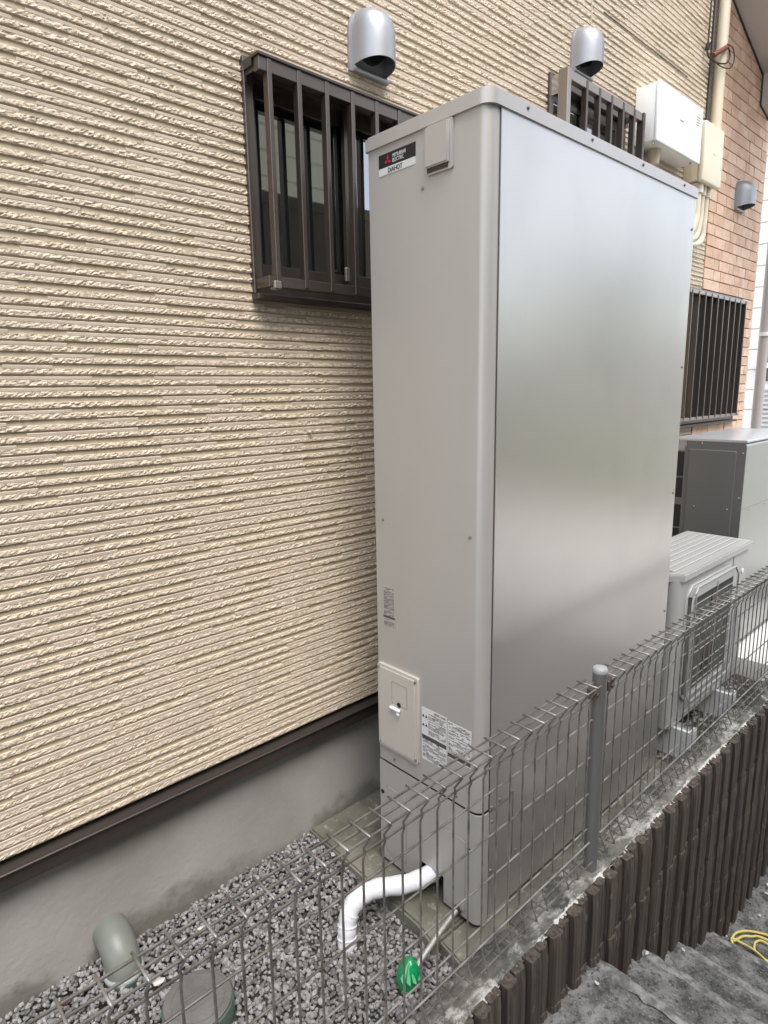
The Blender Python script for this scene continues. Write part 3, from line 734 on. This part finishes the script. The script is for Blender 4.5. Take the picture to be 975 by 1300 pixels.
build('tube', tube(bmesh.new(), spline([(1.30, 1.05, .03), (1.235, 1.034, .028), (1.14, 1.018, .026), (1.05, 1.004, .012), (1.012, 1.000, .002), (.985, 1.0, -.02)], 6), .0085, 10), M['tube'], dt, 60)
cr = bmesh.new()
for i in range(7): tube(cr, [(1.262-.008*i, 1.041-.002*i, .029), (1.258-.008*i, 1.040-.002*i, .029)], .013, 12)
build('corrugated_sleeve', cr, M['cable'], dt, 50)
gb = bmesh.new(); n = 12; rings = []
prof = [(-.048, .026), (-.040, .033), (-.018, .037), (.006, .035), (.022, .026), (.034, .014), (.040, .006)]
for (zz, r) in prof:
    rings.append([gb.verts.new((.993+r*.9*(1+.16*math.sin(3*k+zz*90))*math.cos(6.283*k/n)+.10*(zz+.02), 1.010+r*.9*(1+.16*math.cos(2*k+zz*60))*math.sin(6.283*k/n), zz-.006)) for k in range(n)])
for i in range(len(rings)-1):
    for k in range(n): gb.faces.new((rings[i][k], rings[i][(k+1) % n], rings[i+1][(k+1) % n], rings[i+1][k]))
gb.faces.new(rings[0][::-1]); gb.faces.new(rings[-1])
gp = empty('plastic_wrap', (.993, 1.01, -.05), 'crumpled green plastic bag wrapped round the tube end on gravel', 'plastic bag')
build('bag', gb, M['green_pl'], gp, 45)
gb = bmesh.new()
for k in range(4):
    a_ = 3.3+k*.5; p0 = Vector((.993+.035*math.cos(a_), 1.01+.035*math.sin(a_), .004-.004*k)); p1 = Vector((.997, 1.008, .034)); p2 = Vector((.993+.0375*math.cos(a_+.3), 1.01+.0375*math.sin(a_+.3), -.012))
    q0 = [gb.verts.new(p) for p in (p0, p1, p2)]; q1 = [gb.verts.new(p+Vector((-.0015, -.0015, .0015))) for p in (p0, p1, p2)]
    gb.faces.new(q1); gb.faces.new(q0[::-1])
    for i in range(3): gb.faces.new((q0[i], q0[(i+1) % 3], q1[(i+1) % 3], q1[i]))
build('fold', gb, M['green_pl2'], gp)

# ================================================================== DRAIN ELBOW AND CLEANOUT
el_ = empty('drain_elbow', (.445, 1.56, -.05), 'grey green plastic elbow pipe coming out of the foundation', 'drain pipe')
pts = [(.445, 1.66, .052)]+[(.445, 1.625-.068*math.sin(math.radians(a_)), -.016+.068*math.cos(math.radians(a_))) for a_ in range(0, 91, 10)]+[(.445, 1.557, -.02), (.445, 1.557, -.10)]
build('elbow', tube(bmesh.new(), pts[:-1], .0465, 28), M['green_pipe'], el_, 60)
build('collar', tube(bmesh.new(), [(.445, 1.557, -.022), (.445, 1.557, -.016), (.445, 1.557, -.010), (.445, 1.557, -.006)], [.050, .0525, .0525, .0485], 28), M['foot_grey'], el_, 60)
build('socket', tube(bmesh.new(), [(.445, 1.557, -.12), (.445, 1.557, -.0225)], .051, 28), M['green_dk'], el_, 60)
mr_ = bmesh.new()
for z_, y_ in ((.034, 1.532), (.008, 1.518)): disc(mr_, (.445, y_, z_), (0, -.8, .5), .003, .0012, 8)
build('moulded_mark', mr_, M['ink'], el_)
co = empty('cleanout', (.545, 1.322, -.05), 'round grey drain inspection cover set in gravel', 'drain cover')
build('rim', tube(bmesh.new(), [(.545, 1.322, -.10), (.545, 1.322, -.004), (.545, 1.322, 0)], [.090, .090, .087], 40), M['green_dk'], co, 60)
build('cover', tube(bmesh.new(), [(.545, 1.322, .0002), (.545, 1.322, .005), (.545, 1.322, .0065)], [.0845, .0845, .0815], 40), M['lid_grey'], co, 40)
rg = bmesh.new()
tube(rg, [(.545+.066*math.cos(k*math.pi/16), 1.322+.066*math.sin(k*math.pi/16), .0066) for k in range(32)], .0012, 5, closed=True)
for k in range(5): box(rg, .515, .575, 1.30+k*.011, 1.302+k*.011, .0062, .0074)
build('cover_rib', rg, M['lid_grey'], co)
for i, (x, y, s, m_, lab) in enumerate(((.30, 1.565, .020, 'rust', 'small red brown scrap lying on the gravel by the foundation'), (.66, 1.54, .010, 'litter', 'small yellowish stone lying on gravel beside the foundation'), (.50, 1.455, .017, 'litter', 'pale broken chip lying on gravel between pipe and cover'))):
    V = IV*(1+rng.uniform(-.3, .3, (len(IV), 1)))*np.array([s, s*.6, s*.35]); me = bpy.data.meshes.new('chip'); me.from_pydata(V.tolist(), [], IF.tolist()); me.materials.append(M[m_])
    o = bpy.data.objects.new('chip', me); COL.objects.link(o); o.location = (x, y, gz(x, y)+.014); tag(o, lab, 'debris')

# ================================================================== RETAINING WALL
rw = empty('retaining_wall', (1.5, .76, -.8), 'retaining wall of dark brown ribbed split blocks with stained mortar top', 'retaining wall')
# mortar / curb top, rough grid
cbm = bmesh.new(); xs = np.arange(-1.2, 5.25, .02); ys = [.727, .736, .748, .762, .776, .792, .808, .822, .834]
V = []
for x in xs:
    r_ = []
    for j, y in enumerate(ys):
        zz = .160+rng.normal(0, .0022)+.004*math.sin(x*13)*math.sin(y*50); yy = y+rng.normal(0, .002)
        if j == 0: zz = .157+rng.normal(0, .003)
        if j == len(ys)-2: zz -= .006
        if j == len(ys)-1: zz = .128+rng.normal(0, .006)
        r_.append(cbm.verts.new((x, yy, zz)))
    r_.append(cbm.verts.new((x, .842+rng.normal(0, .004), .06))); r_.append(cbm.verts.new((x, .874, -.002+rng.normal(0, .003)))); r_.append(cbm.verts.new((x, .876, -.3)))
    V.append(r_)
for i in range(len(V)-1):
    for j in range(len(V[0])-1): cbm.faces.new((V[i][j], V[i+1][j], V[i+1][j+1], V[i][j+1]))
build('mortar_cap', cbm, M['curb'], rw, 40)
build('wall_core', bx(-1.2, 5.25, .732, .835, -.9, .12), M['black'], rw)  # core coloured black so the grooves between ribs read as deep shade
def block_mesh(h, seed, rag):
    r = np.random.default_rng(seed); bm = bmesh.new(); pitch = .39/8
    for k in range(8):
        xa = k*pitch+(.0058 if k % 2 == 0 else .0030); xb = (k+1)*pitch-(.0030 if k % 2 == 0 else .0058)
        nx, nz = 5, 5; dep = r.uniform(-.0008, .0008)+(0 if k % 2 == 0 else .010); ztop = h-(.001+.001*(k % 2))-r.uniform(0, .007)*rag
        G = []
        for i in range(nx+1):
            u = i/nx; c = []
            for j in range(nz+1):
                v = j/nz; edge = .004*(abs(u-.5)*2)**6
                yy = dep+edge+r.normal(0, .0003)+((.003+r.uniform(0, .006))*rag if j == nz else 0)+(.0015 if j == 0 else 0)-(.0022 if (j == nz-1 or j == nz) and rag < .6 and u > .25 else 0)
                if i in (1, 2, 3, 4): yy += (.0010 if i % 2 else -.0005)
                c.append(bm.verts.new((xa+(xb-xa)*u, yy, v*ztop+(r.normal(0, .003)*rag if j == nz else 0))))
            G.append(c)
        for i in range(nx):
            for j in range(nz): bm.faces.new((G[i][j], G[i+1][j], G[i+1][j+1], G[i][j+1]))
        for i in (0, nx):
            B = [bm.verts.new((G[i][j].co.x, .034, G[i][j].co.z)) for j in range(nz+1)]
            for j in range(nz):
                f = (G[i][j], G[i][j+1], B[j+1], B[j]); bm.faces.new(f if i == 0 else f[::-1])
        T = [bm.verts.new((G[i][nz].co.x, .034, ztop+r.normal(0, .003)*rag)) for i in range(nx+1)]
        for i in range(nx): bm.faces.new((G[i][nz], G[i+1][nz], T[i+1], T[i]))
        Bt = [bm.verts.new((G[i][0].co.x, .030, 0)) for i in range(nx+1)]
        for i in range(nx): bm.faces.new((G[i][0], Bt[i], Bt[i+1], G[i+1][0]))
    me = bpy.data.meshes.new('block'); bm.to_mesh(me); bm.free(); me.materials.append(M['block']); return me
bms = [block_mesh(.1965, 20+k, .40) for k in range(7)]; bmt = [block_mesh(.203, 40+k, .7) for k in range(7)]
zs_ = [-.038, -.235, -.432, -.629, -.826]
for r_i, z in enumerate(zs_):
    x = -.55+.0
    k = 0
    while x < 5.1:
        o = bpy.data.objects.new('block', (bms if r_i else bmt)[rng.integers(0, 7)]); COL.objects.link(o); o.parent = rw
        o.location = Vector((x, .700+rng.normal(0, .0012), z))-ORIG['retaining_wall']; x += .39; k += 1
# moss / debris along the foot of the curb
# ================================================================== FENCE
fence = empty('mesh_fence', (1.5, .768, .16), 'low grey welded wire mesh fence with folded top on the retaining wall', 'fence')
YV, YT, YR, ZTOP = .768, .745, .801, .748
RV = .0024
wire_pts = [(YR+.006, ZTOP-.001), (YR-.02, ZTOP), (YT+.003, ZTOP), (YT, ZTOP-.003), (YV-.003, .714), (YV-.006, .702), (YV, .686), (YV, .262), (YV-.004, .238), (YT+.002, .2035), (YT+.004, .1995), (YT+.008, .1985), (YR+.008, .1975)]
wb = bmesh.new(); tube(wb, [(0, y-YV, z-.16) for y, z in wire_pts], RV, 6)
wme = bpy.data.meshes.new('vertical_wire'); wb.to_mesh(wme); wb.free(); wme.shade_smooth(); wme.materials.append(M['wire'])
nw = 0
for (xa, xb, xs0) in ((-.52, 1.472, -.507), (1.528, 3.49, 1.543)):
    pn = empty('wire_panel', ((xa+xb)/2, YV, .16), parent=fence)
    x = xs0
    while x < xb-.005:
        o = bpy.data.objects.new('vertical_wire', wme); COL.objects.link(o); o.parent = pn; o.location = (x-(xa+xb)/2, 0, 0); x += .05; nw += 1
    for (y, z) in ((YR-.002, ZTOP-.0048), (YR-.026, ZTOP-.0048), (YT+.006, ZTOP-.0050), (YV+.0005, .700), (YV+.0045, .636), (YV+.0045, .524), (YV+.0045, .412), (YV+.0045, .300), (YV-.0045, .262), (YT+.0065, .2075), (YT+.030, .2025), (YR, .2025)):
        tb = bmesh.new(); tube(tb, [(xa, y, z), (xb, y, z)], RV*1.02, 6); build('horizontal_wire', tb, M['wire'], pn, 60)
for x in (-.55, 1.500, 3.518):
    p = build('post', tube(bmesh.new(), [(x, .772, .10), (x, .772, .768)], .0192, 24), M['post'], fence, 60, at=(x, .772, .16))
    c_ = build('post_cap', tube(bmesh.new(), [(x, .772, .766), (x, .772, .772), (x, .772, .779), (x, .772, .782)], [.0202, .0206, .0185, .012], 24), M['cap'], p, 60)
    for s in (-1, 1):
        for z in (.722,):
            b = bmesh.new(); box(b, x+s*.040-.016, x+s*.040+.016, .756, .780, z-.016, z+.014, .003); box(b, x+s*.024-.008, x+s*.024+.008, .766, .774, z-.008, z+.008, .001)
            disc(b, (x+s*.040, .7558, z-.002), (0, -1, 0), .006, .005, 8)
            q = build('clamp', b, M['bracket'], p, 30)

# ================================================================== CONDENSER (small outdoor unit)
ac = empty('outdoor_unit', (2.94, 1.11, 0), 'small ivory air conditioner outdoor unit with ribbed top behind the fence', 'air conditioner')
x0, x1, y0, y1, za, zb_ = 2.508, 3.345, .980, 1.275, .092, .750
b = bmesh.new(); prism(b, rrect(x0, x1, y0, y1, (.03, .012, .012, .03), 6), za, zb_); build('casing', b, M['ac'], ac, 30)
build('side_panel', bx(x0-.0015, x0+.001, y0+.034, y1-.03, za+.02, zb_-.012), M['ac_shaded'], ac)
b = bmesh.new()
poly = [(x0-.012, y0+.035), (x0+.035, y0-.014), (x1+.008, y0-.014), (x1+.008, y1+.01), (x0-.012, y1+.01)]
prism(b, poly, zb_-.008, zb_+.022); bmesh.ops.bevel(b, geom=[e for e in b.edges if all(v.co.z > zb_+.02 for v in e.verts)], offset=.005, segments=2, affect='EDGES')
build('top_cover', b, M['ac'], ac, 30)
for k in range(7):
    y = y0+.032+k*.036
    build('top_rib', bx(x0+.035, x1-.03, y, y+.020, zb_+.0215, zb_+.029, .003), M['ac'], ac, at=(x0, y, zb_))
gx0, gx1, gz0, gz1 = 2.600, 3.125, .185, .700
build('fan_recess', bx(gx0+.03, gx1-.012, y0-.0022, y0+.001, gz0+.02, gz1-.03, .001), M['ac_dark'], ac)
fan = bmesh.new()
for k in range(3):
    a0 = k*2.094+.4; cxx, czz = (gx0+gx1)/2, (gz0+gz1)/2
    pts = [(cxx+.05*math.cos(a0), czz+.05*math.sin(a0)), (cxx+.2*math.cos(a0-.1), czz+.2*math.sin(a0-.1)), (cxx+.21*math.cos(a0+.5), czz+.21*math.sin(a0+.5)), (cxx+.17*math.cos(a0+1.0), czz+.17*math.sin(a0+1.0)), (cxx+.05*math.cos(a0+1.0), czz+.05*math.sin(a0+1.0))]
    prism(fan, pts, y0-.006, y0-.0028, axis=1)
build('fan_blade', fan, M['bronze_d'], ac)
gr = bmesh.new(); yg = y0-.030
# chamfered outer frame of the guard
cx0, cx1 = gx0, gx1; ch = .045
fr_pts = [(cx0+ch, gz1), (cx1-ch, gz1), (cx1, gz1-ch), (cx1, gz0+ch), (cx1-ch, gz0), (cx0+ch, gz0), (cx0, gz0+ch), (cx0, gz1-ch)]
tube(gr, [(p[0], yg, p[1]) for p in fr_pts], .0045, 6, closed=True); tube(gr, [(p[0], y0-.004, p[1]) for p in fr_pts], .006, 6, closed=True)
build('guard_frame', gr, M['ac'], ac, 50)
hz_ = bmesh.new(); prism(hz_, [(cx0+ch, gz1-.006), (cx1-ch, gz1-.006), (cx1-ch+.006, gz1-.012), (cx1-ch+.006, gz1-.040), (cx0+ch-.02, gz1-.044)], yg, y0-.003, axis=1); build('guard_hood', hz_, M['ac'], ac)
gw = bmesh.new()
for k in range(1, 7): zz = gz0+(gz1-gz0)*k/7; tube(gw, [(cx0, yg, zz), (cx1, yg, zz)], .0018, 5)
for xx in (cx0+.012, cx0+.03, (cx0+cx1)/2, cx1-.02): tube(gw, [(xx, yg-.003, gz0+.02), (xx, yg-.003, gz1-.02)], .0018, 5)
build('guard_wire', gw, M['ac'], ac, 60)
build('emblem', disc(bmesh.new(), (3.272, y0-.0005, .632), (0, -1, 0), .013, .003, 14), M['white_box'], ac, 40)
build('front_seam', bx(3.135, 3.138, y0-.0015, y0+.001, za+.01, zb_-.012), M['ac_shaded'], ac)
build('base_rail', bx(x0+.01, x1-.01, y0-.004, y0-.0006, za+.001, za+.028, .001), M['ac'], ac)
for x_, lab in ((2.605, 'white plastic foot block under the left end of small outdoor unit'), (3.085, 'white plastic foot block under the right end of small outdoor unit')):
    f = empty('foot_block', (x_, 1.1, -.05), lab, 'support block', 'foot blocks under the small outdoor unit')
    build('block', bx(x_-.03, x_+.035, .905, 1.32, -.052, .082, .0015, 1), M['foot'], f, 30)
    build('foot_bracket', bx(x_-.015, x_+.02, .915, 1.30, .0825, .0905, .001), M['steel'], f)
    bb = bmesh.new(); tube(bb, [(x_+.002, .935, .0906), (x_+.002, .935, .104)], .013, 6); tube(bb, [(x_+.002, .935, .1042), (x_+.002, .935, .118)], .006, 8)
    build('bolt', bb, M['steel'], f)

# ================================================================== BIG HEAT PUMP
hp = empty('heat_pump', (4.1, 1.29, .05), 'large heat pump unit with charcoal side and pale front at right', 'heat pump')
x0, x1, y0, y1, za, zt = 3.60, 4.62, 1.112, 1.50, .075, 1.222
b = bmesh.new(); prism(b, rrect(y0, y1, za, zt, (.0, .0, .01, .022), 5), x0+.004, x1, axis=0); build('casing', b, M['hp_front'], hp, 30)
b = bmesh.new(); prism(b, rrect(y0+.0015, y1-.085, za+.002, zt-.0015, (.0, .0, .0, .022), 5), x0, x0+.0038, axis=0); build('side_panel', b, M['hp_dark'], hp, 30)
b = bmesh.new(); prism(b, rrect(y0+.045, y1-.100, za+.05, zt-.045, (.006,)*4, 3), x0-.004, x0-.0002, axis=0)
bmesh.ops.bevel(b, geom=[e for e in b.edges if all(v.co.x < x0-.0039 for v in e.verts)], offset=.003, segments=1, affect='EDGES'); build('embossed_panel', b, M['hp_dark'], hp, 30)
build('coil_backing', bx(x0+.0005, x0+.0035, y1-.083, y1-.003, za+.02, zt-.06), M['black'], hp)
gb = bmesh.new()
for k in range(7): zz = zt-.06-.145*k; box(gb, x0-.001, x0+.0002, y1-.084, y1-.004, zz-.004, zz+.004)
box(gb, x0-.0012, x0+.0002, y1-.084, y1-.004, .86, .90); box(gb, x0-.002, x0+.0002, y1-.0845, y1-.078, za+.02, zt-.03)
build('coil_guard', gb, M['hp_dark'], hp)
b = bmesh.new(); prism(b, rrect(y0-.001, y1+.002, zt+.0005, zt+.012, (0, 0, .004, .004), 3), x0+.002, x1+.004, axis=0); build('top_cover', b, M['hp_top'], hp, 30)
for (y, z) in ((1.333, 1.210), (1.126, 1.168), (1.127, .930), (1.180, .864), (1.350, .860)):
    build('screw', disc(bmesh.new(), (x0-.0045 if (1.17 < y < 1.39 and z < 1.1) else x0-.0003, y, z), (-1, 0, 0), .005, .003, 8, .001), M['steel'], hp, 40)
build('front_seam', bx(x0+.004, x1-.004, y0-.0012, y0+.0006, .868, .8705), M['ink2'], hp)
for x_ in (3.72, 3.98): build('screw', disc(bmesh.new(), (x_, y0-.0003, .852), (0, -1, 0), .005, .003, 8, .001), M['steel'], hp, 40)
build('shadow_gap', bx(x0+.02, x1-.02, y0+.012, y1-.02, .056, .0745), M['cable'], hp)  # solid dark bar painting the shade beneath the casing
pb = empty('unit_base', (4.1, 1.28, .0), 'pale concrete base slab under the large heat pump', 'concrete base')
build('slab', bx(3.615, 4.75, .885, 1.56, -.15, .05, .006, 2), M['white_slab'], pb, 30)

# ================================================================== YELLOW HOSE
C_ = []
def yz(x, y, z=-.775): return (x, y, z)
yh = bmesh.new()
p1 = [(3.2, .30), (2.95, .42), (2.80, .50), (2.72, .56), (2.69, .61), (2.655, .650), (2.612, .676), (2.578, .678), (2.566, .668), (2.585, .655), (2.618, .646), (2.640, .622), (2.655, .60), (2.665, .55), (2.66, .48), (2.62, .42), (2.56, .42), (2.535, .47), (2.545, .52), (2.560, .562), (2.573, .60), (2.580, .64), (2.569, .671), (2.553, .672), (2.535, .645), (2.53, .60), (2.535, .545), (2.57, .49), (2.62, .50), (2.645, .545), (2.65, .585), (2.635, .603), (2.600, .600), (2.575, .585), (2.565, .55), (2.60, .46), (2.7, .36)]
pts = spline([(x, y, -.771+.010*abs(math.sin(i*.9))+(.008 if 8 < i < 24 else 0)) for i, (x, y) in enumerate(p1)], 6)
tube(yh, pts, .0048, 8)
o = build('garden_hose', yh, M['yellow'], None, 60, at=(2.6, .6, -.78)); tag(o, 'coiled yellow hose lying on the lower landing by the wall', 'hose')
build('hose_end', tube(bmesh.new(), [(2.548, .632, -.768), (2.552, .618, -.766)], .0062, 8), M['rust'], o, 60, at=(2.6, .6, -.78)).location = (0, 0, 0)

# litter on the steps
def flake(x, y, z, s, lab, rot=0.):
    bm = bmesh.new(); P = [bm.verts.new((s*math.cos(a)*rng.uniform(.6, 1.1), s*.6*math.sin(a)*rng.uniform(.6, 1.1), rng.uniform(0, s*.35))) for a in np.arange(0, 6.2, .9)]
    f = bm.faces.new(P); r = bmesh.ops.extrude_face_region(bm, geom=[f]); bmesh.ops.translate(bm, vec=(0, 0, .0015), verts=[v for v in r['geom'] if isinstance(v, bmesh.types.BMVert)])
    bmesh.ops.rotate(bm, cent=(0, 0, 0), matrix=Matrix.Rotation(rot, 3, 'Z'), verts=bm.verts)
    me = bpy.data.meshes.new('dry_leaf'); bm.to_mesh(me); bm.free(); me.materials.append(M['litter'])
    o = bpy.data.objects.new('dry_leaf', me); o.scale = (.62, .62, .62); COL.objects.link(o); o.location = (x, y, z); tag(o, lab, 'leaf litter', 'pale leaf scraps on the steps')
flake(1.165, .655, -.045, .011, 'round pale leaf scrap lowest on the top step by the wall', .4)
flake(1.120, .640, -.043, .009, 'small pale leaf scrap at the bottom picture edge')
flake(1.365, .665, -.052, .014, 'narrow pale leaf scrap near the nosing of the top step', 1.2)
flake(1.745, .690, -.250, .016, 'pale leaf scrap on the nosing of second step against the wall')
flake(2.03, .680, -.432, .014, 'thin pale leaf scrap on third step against the wall', 1.0)
flake(2.585, .700, -.775, .012, 'tiny pale leaf scrap beside the yellow hose', .8)
flake(2.80, .640, -.775, .018, 'pale leaf scrap on lower landing beyond the yellow hose', .5)
flake(3.02, .665, -.775, .034, 'larger pale leaf scrap at the right edge on lower landing', .3)
flake(2.96, .650, -.775, .026, 'second larger pale leaf scrap at the right edge on lower landing', 2.0)

# ================================================================== SURROUNDINGS
nh = empty('neighbour_house', (9, 3.0, -.8), 'pale distant house with shuttered window seen past the brick corner', 'house')
build('wall', bx(9.0, 15, 1.75, 9, -.85, 5.2), M['nwall'], nh)
sb_ = bmesh.new()
for k in range(24): box(sb_, 8.985, 8.9995, 1.75, 3.4, -.8+k*.25, -.8+k*.25+.235, .004)
build('siding_board', sb_, M['nwall'], nh)['kind'] = 'stuff'
wn = build('window', bx(8.97, 8.984, 2.15, 2.72, 1.55, 1.96), M['ac_dark'], nh)
build('window_frame', bx(8.955, 8.969, 2.12, 2.75, 1.71, 1.775), M['white_box'], wn).location = (0, 0, 0)
sh_ = bmesh.new()
for k in range(14): box(sh_, 8.95, 8.984, 2.2, 2.68, .72+k*.055, .745+k*.055)
build('shutter', sh_, M['logo_white'], nh)['kind'] = 'stuff'
# house across the steps
oh = empty('facing_house', (1.5, -2.6, -.8), 'pale green sided house with added dark lower band across the steps', 'house')
build('wall', bx(-5, 4.6, -6, -2.3, -.85, 4.6), M['nwall2'], oh)
sb_ = bmesh.new()
for k in range(23): box(sb_, -5, 4.6, -2.299, -2.285, -.8+k*.23, -.8+k*.23+.215, .003)
build('siding_board', sb_, M['nwall2'], oh)['kind'] = 'stuff'
dk = build('lower_dark_band', bx(-5.05, 4.65, -2.28, -2.22, -.85, 3.35), M['hp_dark'], oh)  # unseen dark band added for window reflections and less bounce light
# trees beyond, reflected in the glossy tank front
def tree(x, y, h, r, lab):
    t = empty('tree', (x, y, -.8), lab, 'tree', 'trees across the street')
    build('trunk', tube(bmesh.new(), [(x, y, -.85), (x+.1, y, h*.3), (x, y+.1, h*.6)], [.16, .12, .06], 8), M['bark'], t, 60)
    n = 2600; V = []; F = []
    cl = [(rng.normal(0, .45, 3)) for _ in range(14)]
    for i in range(n):
        c = cl[rng.integers(0, 14)]; p = np.array([x, y, h*.62])+(c+rng.normal(0, .24, 3))*np.array([r, r, h*.38])
        u = rng.normal(0, 1, 3); u /= np.linalg.norm(u); v = np.cross(u, rng.normal(0, 1, 3)); v /= np.linalg.norm(v); s = rng.uniform(.07, .13)
        k = len(V); V += [p-u*s, p+v*s*.5, p+u*s, p-v*s*.5]; F.append((k, k+1, k+2, k+3))
    V = np.array(V)-np.array(ORIG[t.name][:])
    me = bpy.data.meshes.new('crown'); me.from_pydata(V.tolist(), [], F); me.materials.append(M['leaf'])
    o = bpy.data.objects.new('crown', me); COL.objects.link(o); o.parent = t
tree(10.8, -7.6, 3.0, 1.0, 'bushy green tree across the street, nearer one')
tree(12.5, -5.5, 4.2, 1.7, 'bushy green tree across the street, farther one')

fh = empty('far_house', (16, -8, -.8), 'pale low building far across the street beyond the trees', 'house')
build('wall', bx(13.5, 22, -15, -1.2, -.85, 2.4), M['white_wall'], fh)
build('parapet', bx(13.4, 22.1, -15.1, -1.1, 2.4, 2.5), M['white_wall'], fh)
for y in (-13, -10.4, -7.6, -4.6, -2.6):
    wn = build('window', bx(13.45, 13.498, y-.5, y+.5, .4, 1.7), M['glass'], fh)
n = 9000; p = np.stack([rng.uniform(11.6, 12.4, n), rng.uniform(-10, -3.2, n), rng.uniform(-.8, .55, n)], 1); p[:, 2] += .12*np.sin(p[:, 1]*2.3)
u = rng.normal(0, 1, (n, 3)); u /= np.linalg.norm(u, axis=1)[:, None]; v = np.cross(u, rng.normal(0, 1, (n, 3))); v /= np.linalg.norm(v, axis=1)[:, None]
q = np.stack([p-u*.07, p+v*.04, p+u*.07, p-v*.04], 1).reshape(-1, 3); me = bpy.data.meshes.new('hedge'); me.from_pydata(q.tolist(), [], np.arange(4*n).reshape(-1, 4).tolist()); me.materials.append(M['leaf2'])
o = bpy.data.objects.new('hedge', me); COL.objects.link(o); tag(o, 'clipped green hedge along the street in front of the pale low building', 'hedge')
